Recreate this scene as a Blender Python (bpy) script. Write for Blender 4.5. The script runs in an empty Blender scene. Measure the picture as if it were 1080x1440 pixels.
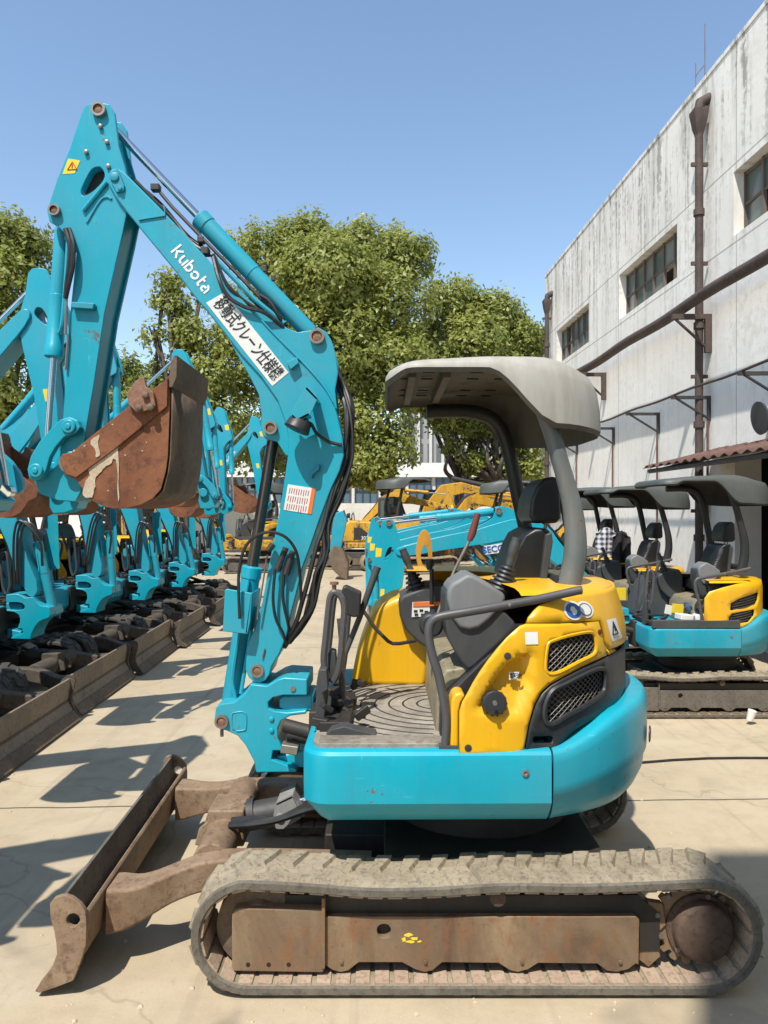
import bpy, bmesh, math, random
import numpy as np
from mathutils import Vector, Matrix
from mathutils.geometry import delaunay_2d_cdt
random.seed(7)
rad = math.radians
SC = bpy.context.scene
COL = SC.collection

# ------------------------------------------------------------------ camera
CAM_H, F = 1.71, 1040.0
cam = bpy.data.cameras.new('camera')
cam.sensor_fit = 'VERTICAL'; cam.sensor_height = 36.0; cam.lens = 36.0 * F / 1440.0
cam.clip_start = 0.05; cam.clip_end = 3000
cam_o = bpy.data.objects.new('camera', cam); COL.objects.link(cam_o)
cam_o.location = (0, 0, CAM_H); cam_o.rotation_euler = (rad(90), 0, 0)
SC.camera = cam_o

# ------------------------------------------------------------------ sky and sun
SUN = Vector((.47, 1.0, -1.85)).normalized()          # direction the light travels
world = bpy.data.worlds.new('World'); SC.world = world; world.use_nodes = True
wn = world.node_tree; wn.nodes.clear()
sky = wn.nodes.new('ShaderNodeTexSky'); sky.sky_type = 'NISHITA'; sky.sun_disc = False
sky.sun_elevation = math.asin(-SUN.z); sky.sun_rotation = math.atan2(-SUN.x, -SUN.y)
sky.air_density = 1.25; sky.dust_density = 0.2; sky.ozone_density = 2.0
bg = wn.nodes.new('ShaderNodeBackground'); bg.inputs['Strength'].default_value = 0.121
wo = wn.nodes.new('ShaderNodeOutputWorld')
wn.links.new(sky.outputs[0], bg.inputs[0]); wn.links.new(bg.outputs[0], wo.inputs[0])
sl = bpy.data.lights.new('sun', 'SUN'); sl.energy = 3.6; sl.angle = rad(0.55); sl.color = (1.0, .95, .86)
so = bpy.data.objects.new('sun', sl); COL.objects.link(so)
so.rotation_euler = SUN.to_track_quat('-Z', 'Y').to_euler(); so.location = (-6, -10, 20)
SC.view_settings.view_transform = 'Standard'; SC.view_settings.look = 'None'
SC.view_settings.exposure = 0.72; SC.view_settings.gamma = 1.0
SC.render.engine = 'CYCLES'
SC.cycles.max_bounces = 6; SC.cycles.diffuse_bounces = 3; SC.cycles.glossy_bounces = 3
SC.cycles.transmission_bounces = 3; SC.cycles.transparent_max_bounces = 6
SC.cycles.sample_clamp_indirect = 6.0

# ------------------------------------------------------------------ geometry helpers
def P(px, py, Y):                                       # photograph pixel -> point at depth Y
    return Vector(((px - 540.0) / F * Y, Y, CAM_H - (py - 720.0) / F * Y))
def S(pts, Y):                                          # pixels -> (x, z) on the plane at depth Y
    return [((p[0] - 540.0) / F * Y, CAM_H - (p[1] - 720.0) / F * Y) for p in pts]
def cr(pts, n=6, closed=False):                         # Catmull-Rom through points of any dimension
    A = [np.array(p, float) for p in pts]; m = len(A); out = []
    for i in range(m if closed else m - 1):
        p1, p2 = A[i], A[(i + 1) % m]
        p0 = A[i - 1] if (closed or i > 0) else p1 * 2 - p2
        p3 = A[(i + 2) % m] if (closed or i + 2 < m) else p2 * 2 - p1
        for k in range(n):
            t = k / n
            out.append(.5 * ((2 * p1) + (p2 - p0) * t + (2 * p0 - 5 * p1 + 4 * p2 - p3) * t * t
                             + (3 * p1 - p0 - 3 * p2 + p3) * t ** 3))
    if not closed: out.append(A[-1])
    return [tuple(float(c) for c in p) for p in out]
def rot2(p, c, a):
    ca, sa = math.cos(a), math.sin(a); x, z = p[0] - c[0], p[1] - c[1]
    return (c[0] + ca * x - sa * z, c[1] + sa * x + ca * z)
def smooth(a, b, x):
    t = max(0., min(1., (x - a) / (b - a))); return t * t * (3 - 2 * t)
def inside(p, poly):
    r = False; n = len(poly); j = n - 1
    for i in range(n):
        if (poly[i][1] > p[1]) != (poly[j][1] > p[1]) and \
           p[0] < (poly[j][0] - poly[i][0]) * (p[1] - poly[i][1]) / (poly[j][1] - poly[i][1]) + poly[i][0]:
            r = not r
        j = i
    return r
def pdist(p, poly):
    best = 9e9; n = len(poly)
    for i in range(n):
        ax, ay = poly[i]; bx, by = poly[(i + 1) % n]
        dx, dy = bx - ax, by - ay; L = dx * dx + dy * dy or 1e-12
        t = max(0, min(1, ((p[0] - ax) * dx + (p[1] - ay) * dy) / L))
        best = min(best, math.hypot(p[0] - ax - t * dx, p[1] - ay - t * dy))
    return best
def circle2(c, r, n=20): return [(c[0] + r * math.cos(2 * math.pi * i / n), c[1] + r * math.sin(2 * math.pi * i / n)) for i in range(n)]
def rrect(x0, x1, y0, y1, r, n=5):
    out = []
    for cx, cy, a0 in ((x1 - r, y1 - r, 0), (x0 + r, y1 - r, 90), (x0 + r, y0 + r, 180), (x1 - r, y0 + r, 270)):
        for k in range(n + 1):
            a = rad(a0 + 90 * k / n); out.append((cx + r * math.cos(a), cy + r * math.sin(a)))
    return out
def cdt(outline, holes=(), step=None):
    """triangles of a polygon with holes (and interior points every `step`)"""
    vs = [Vector(p[:2]) for p in outline]; loops = [list(range(len(vs)))]
    for h in holes:
        loops.append(list(range(len(vs), len(vs) + len(h)))); vs += [Vector(p[:2]) for p in h]
    ed = [(l[i], l[(i + 1) % len(l)]) for l in loops for i in range(len(l))]
    if step:
        xs = [p[0] for p in outline]; ys = [p[1] for p in outline]
        x = min(xs) + step * .5
        while x < max(xs):
            y = min(ys) + step * .5
            while y < max(ys):
                q = (x, y)
                if inside(q, outline) and pdist(q, outline) > step * .45 and \
                   not any(inside(q, h) or pdist(q, h) < step * .45 for h in holes): vs.append(Vector(q))
                y += step
            x += step
    V, E, T, *_ = delaunay_2d_cdt(vs, ed, [], 0, 1e-6)
    out = []
    for t in T:
        c = (sum(V[i].x for i in t) / 3, sum(V[i].y for i in t) / 3)
        if inside(c, outline) and not any(inside(c, h) for h in holes): out.append(tuple(t))
    return [(v.x, v.y) for v in V], out

ORG = {}
class MB:
    def __init__(s): s.v = []; s.f = []; s.mi = []; s.cuts = []
    def cut(s): s.cuts.append((len(s.v), len(s.f))); return s                # what follows is a piece of its own
    def pieces(s, *a, **k):
        c = [(0, 0)] + [q for q in s.cuts if 0 < q[0] < len(s.v)] + [(len(s.v), len(s.f))]; out = []
        for (v0, f0), (v1, f1) in zip(c, c[1:]):
            p = MB(); p.v = s.v[v0:v1]; p.f = [tuple(i - v0 for i in f) for f in s.f[f0:f1]]; p.mi = s.mi[f0:f1]; out.append(p.build(*a, **k))
        return out
    def add(s, vs, fs, m=0):
        o = len(s.v); s.v += [tuple(v) for v in vs]
        s.f += [tuple(i + o for i in f) for f in fs]; s.mi += [m] * len(fs); return s
    def box(s, c, d, R=None, m=0):
        vs = []
        for x in (-.5, .5):
            for y in (-.5, .5):
                for z in (-.5, .5):
                    q = Vector((x * d[0], y * d[1], z * d[2]))
                    if R is not None: q = R @ q
                    vs.append(Vector(c) + q)
        return s.add(vs, [(0, 1, 3, 2), (4, 6, 7, 5), (0, 4, 5, 1), (2, 3, 7, 6), (0, 2, 6, 4), (1, 5, 7, 3)], m)
    def bx(s, x0, x1, y0, y1, z0, z1, m=0):
        return s.box(((x0 + x1) / 2, (y0 + y1) / 2, (z0 + z1) / 2), (x1 - x0, y1 - y0, z1 - z0), None, m)
    def prism(s, pts, y0, y1, m=0, holes=(), taper=None):   # (x,z) outline extruded in y
        n = len(pts)
        if not holes:
            q = taper or pts
            vs = [(p[0], y0, p[1]) for p in pts] + [(p[0], y1, p[1]) for p in q]
            return s.add(vs, [tuple(range(n)), tuple(range(2 * n - 1, n - 1, -1))] +
                         [(i, i + n, (i + 1) % n + n, (i + 1) % n) for i in range(n)], m)
        V, T = cdt(pts, holes); k = len(V)
        vs = [(p[0], y0, p[1]) for p in V] + [(p[0], y1, p[1]) for p in V]
        fs = list(T) + [(t[2] + k, t[1] + k, t[0] + k) for t in T]
        from collections import Counter
        ec = Counter(); dr = {}
        for t in T:
            for a, b in ((t[0], t[1]), (t[1], t[2]), (t[2], t[0])):
                ec[tuple(sorted((a, b)))] += 1; dr[tuple(sorted((a, b)))] = (a, b)
        for e, c in ec.items():
            if c == 1: a, b = dr[e]; fs.append((b, a, a + k, b + k))
        return s.add(vs, fs, m)
    def vprism(s, pts, z0, z1, m=0):                    # (x,y) outline extruded in z
        n = len(pts)
        vs = [(p[0], p[1], z0) for p in pts] + [(p[0], p[1], z1) for p in pts]
        return s.add(vs, [tuple(range(n - 1, -1, -1)), tuple(range(n, 2 * n))] +
                     [(i, (i + 1) % n, (i + 1) % n + n, i + n) for i in range(n)], m)
    def tube(s, path, r, n=8, m=0, caps=True, flat=None):
        path = [Vector(p) for p in path]; k = len(path); vs = []; fs = []
        rs = r if isinstance(r, (list, tuple)) else [r] * k
        up = None
        for i in range(k):
            t = (path[min(i + 1, k - 1)] - path[max(i - 1, 0)])
            t = t.normalized() if t.length > 1e-9 else Vector((0, 0, 1))
            if up is None:
                up = Vector((0, 0, 1)) if abs(t.z) < .9 else Vector((0, 1, 0))
            a = up - t * up.dot(t); a = a.normalized() if a.length > 1e-6 else t.orthogonal().normalized()
            b = t.cross(a); up = a
            for j in range(n):
                w = 2 * math.pi * j / n
                vs.append(path[i] + (a * math.cos(w) + b * math.sin(w) * (flat or 1)) * rs[i])
        for i in range(k - 1):
            for j in range(n):
                fs.append((i * n + j, i * n + (j + 1) % n, (i + 1) * n + (j + 1) % n, (i + 1) * n + j))
        if caps: fs += [tuple(range(n - 1, -1, -1)), tuple(range((k - 1) * n, k * n))]
        return s.add(vs, fs, m)
    def lathe(s, c, ax, prof, n=20, m=0):               # profile of (distance along axis, radius)
        ax = Vector(ax).normalized(); a = ax.orthogonal().normalized(); b = ax.cross(a); c = Vector(c)
        vs = []; fs = []; k = len(prof)
        for d, r in prof:
            for j in range(n):
                w = 2 * math.pi * j / n; vs.append(c + ax * d + (a * math.cos(w) + b * math.sin(w)) * r)
        for i in range(k - 1):
            for j in range(n):
                fs.append((i * n + j, i * n + (j + 1) % n, (i + 1) * n + (j + 1) % n, (i + 1) * n + j))
        fs += [tuple(range(n - 1, -1, -1)), tuple(range((k - 1) * n, k * n))]
        return s.add(vs, fs, m)
    def cyl(s, a, b, r, n=16, m=0):
        a = Vector(a); b = Vector(b); return s.lathe(a, b - a, [(0, r), ((b - a).length, r)], n, m)
    def ring(s, c, ax, r0, r1, h, n=20, m=0):           # a collar with a hole
        ax = Vector(ax).normalized(); a = ax.orthogonal().normalized(); b = ax.cross(a); c = Vector(c); vs = []; fs = []
        for j in range(n):
            w = 2 * math.pi * j / n; d = a * math.cos(w) + b * math.sin(w)
            vs += [c + d * r0, c + d * r1, c + d * r1 + ax * h, c + d * r0 + ax * h]
        for j in range(n):
            o, q = 4 * j, 4 * ((j + 1) % n)
            for e in range(4): fs.append((o + e, q + e, q + (e + 1) % 4, o + (e + 1) % 4))
        return s.add(vs, fs, m)
    def grid(s, rows, m=0, closed=False):               # list of rows of points -> quads
        w = len(rows[0]); vs = [p for r in rows for p in r]; fs = []
        for i in range(len(rows) - 1):
            for j in range(w if closed else w - 1):
                fs.append((i * w + j, i * w + (j + 1) % w, (i + 1) * w + (j + 1) % w, (i + 1) * w + j))
        return s.add(vs, fs, m)
    def build(s, name, mats, parent=None, bevel=0, seg=2, sharp=38, smooth=True, solid=0, label=None, recalc=True):
        me = bpy.data.meshes.new(name)
        if parent is not None: L = ORG[parent.name]
        else:
            A = np.array(s.v); L = Vector(((A[:, 0].min() + A[:, 0].max()) / 2, (A[:, 1].min() + A[:, 1].max()) / 2, A[:, 2].min()))
        me.from_pydata([(v[0] - L[0], v[1] - L[1], v[2] - L[2]) for v in s.v], [], s.f)
        mats = mats if isinstance(mats, (list, tuple)) else [mats]
        for m in mats: me.materials.append(m)
        me.polygons.foreach_set('material_index', s.mi)
        if recalc:
            bm = bmesh.new(); bm.from_mesh(me)
            bmesh.ops.recalc_face_normals(bm, faces=bm.faces); bm.to_mesh(me); bm.free()
        me.polygons.foreach_set('use_smooth', [smooth] * len(me.polygons))
        if smooth: me.set_sharp_from_angle(angle=rad(sharp))
        o = bpy.data.objects.new(name, me); COL.objects.link(o)
        if parent is not None: o.parent = parent; ORG[o.name] = L
        else: o.location = L; ORG[o.name] = L
        if solid:
            sm = o.modifiers.new('solid', 'SOLIDIFY'); sm.thickness = solid; sm.offset = 0
        if bevel:
            b = o.modifiers.new('bevel', 'BEVEL'); b.width = bevel; b.segments = seg
            b.limit_method = 'ANGLE'; b.angle_limit = rad(40); b.harden_normals = True
        if label: o['label'] = label
        return o
def tag(o, label=None, cat=None, group=None, kind=None):
    if label: o['label'] = label
    if cat: o['category'] = cat
    if group: o['group'] = group
    if kind: o['kind'] = kind
    return o
def empty(name, loc, label, cat, group=None):
    o = bpy.data.objects.new(name, None); COL.objects.link(o); o.empty_display_size = .2
    o.location = loc; ORG[o.name] = Vector(loc); return tag(o, label, cat, group)
def copy_tree(o, parent=None):
    c = o.copy(); COL.objects.link(c); c.parent = parent
    for ch in o.children: copy_tree(ch, c)
    return c
def text(body, size, at, xdir, ydir, name, mat, parent, shear=0, sx=1.0, depth=.0008, bold=0.0, extr=0):
    """lettering as a mesh laid on a plane: centre `at`, reading direction xdir, letter-up direction ydir"""
    cu = bpy.data.curves.new(name, 'FONT'); cu.body = body; cu.size = size
    cu.align_x = 'CENTER'; cu.align_y = 'CENTER'; cu.shear = shear; cu.offset = bold; cu.extrude = depth; cu.resolution_u = 3
    t = bpy.data.objects.new(name + '_curve', cu); COL.objects.link(t)
    dg = bpy.context.evaluated_depsgraph_get(); dg.update()
    me = bpy.data.meshes.new_from_object(t.evaluated_get(dg))
    bpy.data.objects.remove(t)
    X = Vector(xdir).normalized(); Yv = Vector(ydir).normalized(); Z = X.cross(Yv); at = Vector(at)
    b = MB()
    vs = [at + X * (v.co.x * sx) + Yv * v.co.y + Z * v.co.z for v in me.vertices]
    b.add(vs, [tuple(p.vertices) for p in me.polygons])
    bpy.data.meshes.remove(me)
    return b.build(name, mat, parent, smooth=False)

def ribbon(b, pts, w, at, X, Yv, sc):
    """a flat stroke of lettering along a polyline"""
    A = [Vector((p[0], p[1])) for p in pts]; L = []; R = []
    for i, p in enumerate(A):
        d0 = (A[i] - A[i - 1]).normalized() if i else (A[1] - A[0]).normalized(); d1 = (A[i + 1] - A[i]).normalized() if i < len(A) - 1 else d0
        n = Vector((-(d0 + d1).y, (d0 + d1).x)).normalized(); k = w / max(.45, n.dot(Vector((-d0.y, d0.x)))) / 2
        L.append(p + n * k); R.append(p - n * k)
    q = lambda p: Vector(at) + X * (p.x * sc) + Yv * (p.y * sc)
    b.grid([[q(a), q(c)] for a, c in zip(L, R)])
def maker_lettering(at, X, Yv, height, name, mat, parent):
    X = Vector(X).normalized(); Yv = Vector(Yv).normalized(); b = MB(); w = .17
    arc = lambda cx, cy, rx, ry, a0, a1: [(cx + rx * math.cos(rad(a0 + (a1 - a0) * k / 10)), cy + ry * math.sin(rad(a0 + (a1 - a0) * k / 10))) for k in range(11)]
    G = [(0.0, [[(0, 0), (0, 1)], [(.58, .80), (.22, .42), (.58, .0)]]), (.86, [[(0, .68), (0, .3), (.06, .12), (.2, .07), (.30, .12)], [(.46, .68), (.46, 0)]]),
         (1.58, [[(0, 1), (0, .0)], arc(.2, .34, .27, .27, 120, -110)]), (2.32, [arc(.25, .34, .28, .27, 168, -168)]),
         (3.08, [[(.12, .98), (.12, .12), (.22, .06), (.34, .07)], [(.22, .66), (.40, .66)]]), (3.66, [arc(.22, .36, .25, .26, 100, -40)[:8] + [(.47, 0)], arc(.19, .22, .21, .18, 60, 300)])]
    for x, st in G:
        for s_ in st: ribbon(b, [(px + x - 2.05, py - .4) for px, py in s_], w, at, X, Yv, height)
    return b.build(name, mat, parent, smooth=False, recalc=False)

# ------------------------------------------------------------------ materials
def lin(r, g, b):
    return tuple((c / 255 / 12.92 if c / 255 <= .04045 else ((c / 255 + .055) / 1.055) ** 2.4) for c in (r, g, b)) + (1,)
class NT:
    def __init__(s, name):
        s.m = bpy.data.materials.new(name); s.m.use_nodes = True; s.t = s.m.node_tree
        s.b = s.t.nodes['Principled BSDF']; s.out = s.t.nodes['Material Output']
        s.tc = s.t.nodes.new('ShaderNodeTexCoord')
    def n(s, k, **kw):
        o = s.t.nodes.new(k)
        for a, b in kw.items(): setattr(o, a, b)
        return o
    def l(s, a, b): s.t.links.new(a, b)
    def coord(s, scale=(1, 1, 1), world=False, loc=(0, 0, 0)):
        mp = s.n('ShaderNodeMapping'); mp.inputs['Scale'].default_value = scale; mp.inputs['Location'].default_value = loc
        if world: g = s.n('ShaderNodeNewGeometry'); s.l(g.outputs['Position'], mp.inputs[0])
        else: s.l(s.tc.outputs['Object'], mp.inputs[0])
        return mp.outputs[0]
    def noise(s, co, scale, detail=4, rough=.6, dist=0.0):
        o = s.n('ShaderNodeTexNoise'); o.inputs['Scale'].default_value = scale; o.inputs['Detail'].default_value = detail
        o.inputs['Roughness'].default_value = rough; o.inputs['Distortion'].default_value = dist; s.l(co, o.inputs['Vector']); return o.outputs['Fac']
    def ramp(s, fac, stops):
        o = s.n('ShaderNodeValToRGB'); e = o.color_ramp.elements
        while len(e) < len(stops): e.new(.5)
        for i, (p, c) in enumerate(stops):
            e[i].position = p; e[i].color = c if isinstance(c, tuple) else (c, c, c, 1)
        s.l(fac, o.inputs[0]); return o.outputs[0]
    def mix(s, fac, a, b, mode='MIX'):
        o = s.n('ShaderNodeMix', data_type='RGBA', blend_type=mode)
        for inp, v in ((o.inputs[0], fac), (o.inputs[6], a), (o.inputs[7], b)):
            if isinstance(v, (tuple, float, int)): inp.default_value = v
            else: s.l(v, inp)
        return o.outputs[2]
    def math(s, op, a, b=0.0):
        o = s.n('ShaderNodeMath', operation=op)
        for inp, v in ((o.inputs[0], a), (o.inputs[1], b)):
            if isinstance(v, (float, int)): inp.default_value = v
            else: s.l(v, inp)
        return o.outputs[0]
    def bump(s, h, strength=.2, dist=.01):
        o = s.n('ShaderNodeBump'); o.inputs['Strength'].default_value = strength; o.inputs['Distance'].default_value = dist
        s.l(h, o.inputs['Height']); s.l(o.outputs[0], s.b.inputs['Normal'])
    def set(s, **kw):
        for k, v in kw.items():
            i = s.b.inputs[k.replace('_', ' ')]
            if isinstance(v, (tuple, float, int)): i.default_value = v
            else: s.l(v, i)
        return s.m
def paint(name, base, dirt=(.16, .13, .10, 1), amt=.35, rough=.32, var=.12, scale=3.0, chips=.0, chipcol=(.06, .035, .02, 1), coat=.0, bump=.08, metal=0.0, wear=0.0):
    t = NT(name); co = t.coord()
    n1 = t.noise(co, scale, 5, .62, .3); n2 = t.noise(co, scale * 9, 4, .7); n3 = t.noise(t.coord((scale * 6, scale * 6, scale * .7)), 1.0, 3, .6)
    lo = tuple(c * (1 - var) for c in base[:3]) + (1,); hi = tuple(min(1, c * (1 + var)) for c in base[:3]) + (1,)
    c = t.mix(t.ramp(n1, [(.3, 0.), (.7, 1.)]), lo, hi)
    d = t.math('MULTIPLY', t.ramp(t.math('ADD', t.math('MULTIPLY', n1, .55), t.math('MULTIPLY', n3, .45)), [(.44, 0.), (.72, 1.)]), amt)
    c = t.mix(d, c, dirt)
    if wear:
        s1 = t.noise(t.coord((scale * 30, scale * 30, scale * 2.2)), 1.0, 3, .7); s2 = t.noise(t.coord((scale * 3, scale * 3, scale * 40)), 1.0, 3, .7)
        sc = t.math('MULTIPLY', t.ramp(t.math('MAXIMUM', s1, s2), [(.66, 0.), (.72, 1.)]), t.ramp(n1, [(.42, 0.), (.62, wear)]))
        c = t.mix(sc, c, tuple(min(1, x * 1.25 + .09) for x in base[:3]) + (1,))
        ch = t.ramp(t.math('ADD', t.math('MULTIPLY', n2, .72), t.math('MULTIPLY', n1, .28)), [(.625, 0.), (.64, min(1, wear * 1.2))])
        c = t.mix(ch, c, (.13, .12, .10, 1))
        fd = t.ramp(t.noise(co, scale * .45, 3, .5, 1.0), [(.42, 0.), (.70, wear * .75)]); c = t.mix(fd, c, tuple(x * .75 + .06 for x in base[:3]) + (1,))
    if chips:
        k = t.ramp(t.math('ADD', t.math('MULTIPLY', n2, .6), t.math('MULTIPLY', n1, .4)), [(.66 - chips * .2, 0.), (.69 - chips * .2, 1.)])
        c = t.mix(k, c, chipcol)
    r = t.math('ADD', t.math('MULTIPLY', n2, .22), rough - .08)
    t.bump(t.noise(co, scale * 14, 3, .6), bump, .004)
    if coat: t.set(Coat_Weight=coat, Coat_Roughness=.12)
    return t.set(Base_Color=c, Roughness=r, Metallic=metal)
def rusty(name, a, b, c3, scale=5.0, rough=.75, bump=.35, streak=1.0):
    t = NT(name); co = t.coord((1, 1, streak))
    n1 = t.noise(co, scale, 6, .65, .6); n2 = t.noise(co, scale * 7, 5, .7); n3 = t.noise(t.coord(), scale * 26, 3, .7)
    c = t.mix(t.ramp(n1, [(.34, 0.), (.66, 1.)]), a, b)
    c = t.mix(t.ramp(n2, [(.50, 0.), (.68, .85)]), c, c3)
    c = t.mix(t.ramp(n3, [(.60, 0.), (.72, .5)]), c, tuple(x * .45 for x in c3[:3]) + (1,))
    t.bump(t.math('ADD', n2, t.math('MULTIPLY', n3, .6)), bump, .006)
    return t.set(Base_Color=c, Roughness=rough)
M = {}
M['teal'] = paint('turquoise_paint', (.0, .345, .465, 1), dirt=(.03, .23, .28, 1), amt=.5, rough=.34, var=.09, coat=.08, bump=.03, wear=.85)
M['teal2'] = paint('turquoise_paint_weathered', (.003, .30, .415, 1), dirt=(.10, .17, .18, 1), amt=.6, rough=.45, var=.16, chips=.12, coat=.0, bump=.05, wear=.6)
M['yellow'] = paint('yellow_paint', (.78, .42, .003, 1), dirt=(.48, .27, .02, 1), amt=.5, rough=.34, var=.06, coat=.1, bump=.02, wear=.55)
M['oldyellow'] = paint('old_yellow_paint', (.62, .33, .02, 1), dirt=(.12, .075, .03, 1), amt=.9, rough=.5, var=.2, scale=2, chips=.5)
M['black'] = paint('black_plastic', (.022, .022, .025, 1), dirt=(.08, .075, .065, 1), amt=.4, rough=.45)
M['dark'] = paint('dark_steel', (.035, .033, .034, 1), dirt=(.10, .075, .055, 1), amt=.6, rough=.55, chips=.2)
M['grime'] = paint('greasy_dark_metal', (.02, .018, .016, 1), dirt=(.05, .035, .025, 1), amt=.7, rough=.6)
M['hose'] = paint('hose_rubber', (.014, .014, .015, 1), dirt=(.06, .055, .05, 1), amt=.4, rough=.42, scale=8)
M['grey'] = paint('grey_plastic', (.185, .19, .195, 1), dirt=(.11, .10, .09, 1), amt=.5, rough=.5, var=.1)
M['dgrey'] = paint('dark_grey_plastic', (.052, .055, .057, 1), dirt=(.09, .085, .07, 1), amt=.5, rough=.5, var=.15)
M['canopy'] = paint('faded_canopy_plastic', (.39, .375, .335, 1), dirt=(.24, .21, .165, 1), amt=.8, rough=.55, var=.14, scale=4)
M['canopy2'] = paint('grey_canopy_plastic', (.078, .086, .080, 1), dirt=(.055, .054, .047, 1), amt=.7, rough=.5, var=.15, scale=4)
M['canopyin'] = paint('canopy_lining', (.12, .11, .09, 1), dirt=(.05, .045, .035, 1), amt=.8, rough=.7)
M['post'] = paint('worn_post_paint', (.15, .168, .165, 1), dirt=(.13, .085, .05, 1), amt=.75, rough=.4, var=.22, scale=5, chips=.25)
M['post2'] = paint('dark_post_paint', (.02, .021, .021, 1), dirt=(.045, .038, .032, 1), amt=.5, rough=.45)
M['rail'] = paint('dark_grey_rail', (.075, .075, .08, 1), dirt=(.10, .085, .07, 1), amt=.5, rough=.4, chips=.25, chipcol=(.3, .28, .26, 1))
M['seat'] = paint('black_vinyl', (.011, .012, .013, 1), dirt=(.028, .028, .025, 1), amt=.5, rough=.38, bump=.15)
M['rust'] = rusty('bucket_rust', (.145, .045, .018, 1), (.27, .105, .042, 1), (.075, .03, .017, 1), 3.2)
M['rustdark'] = rusty('worn_steel_rust', (.12, .085, .055, 1), (.19, .135, .085, 1), (.075, .05, .035, 1), 5)
M['blade'] = rusty('blade_rust', (.19, .115, .068, 1), (.29, .205, .13, 1), (.11, .06, .036, 1), 4)
M['bladein'] = rusty('blade_dark_steel', (.10, .088, .075, 1), (.16, .14, .115, 1), (.06, .05, .04, 1), 6)
M['frame'] = rusty('track_frame_rust', (.11, .066, .04, 1), (.29, .205, .12, 1), (.22, .095, .038, 1), 2.6, streak=.4)
M['rubber'] = rusty('dusty_rubber', (.24, .195, .135, 1), (.36, .30, .215, 1), (.12, .098, .072, 1), 7, rough=.9, bump=.5)
M['rubberside'] = rusty('track_rubber_side', (.105, .092, .072, 1), (.165, .145, .112, 1), (.06, .054, .045, 1), 8, rough=.85, bump=.4)
M['darkrubber'] = rusty('dark_rubber', (.045, .042, .038, 1), (.085, .078, .068, 1), (.025, .023, .021, 1), 7, rough=.8)
M['link'] = rusty('track_link_dust', (.33, .24, .17, 1), (.44, .33, .24, 1), (.20, .13, .09, 1), 9, rough=.85)
M['drum'] = rusty('dark_rusty_drum', (.075, .045, .032, 1), (.12, .075, .05, 1), (.04, .028, .022, 1), 7)
M['guard'] = paint('grey_guard_paint', (.27, .265, .25, 1), dirt=(.14, .11, .08, 1), amt=.7, rough=.5, chips=.2)
M['wire'] = paint('dull_wire', (.16, .15, .14, 1), rough=.5, metal=.3)
M['chrome'] = NT('chrome').set(Base_Color=(.62, .62, .63, 1), Metallic=1.0, Roughness=.14)
M['rod'] = NT('shaded_chrome_rod').set(Base_Color=(.10, .085, .08, 1), Metallic=.8, Roughness=.22)  # chrome darkened in its colour to stand for a rod in shade
M['steel'] = paint('worn_steel', (.30, .28, .25, 1), dirt=(.16, .10, .06, 1), amt=.7, rough=.4, metal=.6)
M['pin'] = rusty('pin_rust', (.22, .10, .06, 1), (.34, .19, .12, 1), (.10, .05, .035, 1), 30)
M['mud'] = rusty('dried_mud', (.48, .37, .26, 1), (.60, .49, .36, 1), (.34, .24, .16, 1), 16, rough=.9)
M['white'] = paint('white_sticker', (.74, .74, .71, 1), dirt=(.5, .47, .4, 1), amt=.4, rough=.5, var=.04)
M['ink'] = NT('black_ink').set(Base_Color=(.012, .012, .013, 1), Roughness=.55)
M['letter'] = NT('white_lettering').set(Base_Color=(.78, .80, .78, 1), Roughness=.45)
M['orange'] = NT('orange_print').set(Base_Color=(.75, .17, .03, 1), Roughness=.5)
M['red'] = NT('red_plastic').set(Base_Color=(.42, .03, .025, 1), Roughness=.4)
M['wred'] = paint('dull_red_grip', (.17, .03, .025, 1), rough=.5)
M['syellow'] = NT('sticker_yellow').set(Base_Color=(.80, .58, .03, 1), Roughness=.5)
M['blueprint'] = NT('blue_print').set(Base_Color=(.02, .10, .38, 1), Roughness=.4)
M['hook'] = paint('orange_yellow_hook', (.58, .27, .03, 1), dirt=(.2, .1, .03, 1), amt=.7, rough=.5, chips=.3)
M['standpanel'] = rusty('scuffed_panel', (.20, .17, .11, 1), (.30, .26, .17, 1), (.09, .075, .05, 1), 6, rough=.6, bump=.1)
def rubber_mat():
    t = NT('ribbed_rubber_mat'); co = t.coord()
    n1 = t.noise(co, 6, 5, .65); n2 = t.noise(co, 40, 4, .7)
    c = t.mix(t.ramp(n1, [(.35, 0.), (.65, 1.)]), (.20, .175, .14, 1), (.36, .32, .26, 1)); c = t.mix(t.ramp(n2, [(.5, 0.), (.7, .6)]), c, (.09, .08, .065, 1))
    t.bump(n2, .4, .004); return t.set(Base_Color=c, Roughness=.8)
# ------------------------------------------------------------------ the mini excavator (built once in the place of the large one)
YB0, YB1 = 3.28, 3.50                                    # boom: near and far side plate
MC = Vector((.40, 3.365, 0))                             # centre of the machine on the ground
FOOT = S([(362, 943)], YB0)[0]; TIP = S([(163, 250)], YB0)[0]; BPIN = S([(98, 652)], 3.30)[0]
def pins(name, T, root, px, py, Y0, r=.026, out=.02, mats=None):
    b = MB(); x, z = T(S([(px, py)], Y0)[0])
    b.ring((x, Y0 - out, z), (0, 1, 0), r * .68, r, out + .01, 20, 0)
    b.lathe((x, Y0 - out * .7, z), (0, 1, 0), [(0, r * .5), (.003, r * .69), (out + .01, r * .69)], 18, 1)
    return b.build('pivot_pin', mats or [M['steel'], M['pin']], root)

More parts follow.
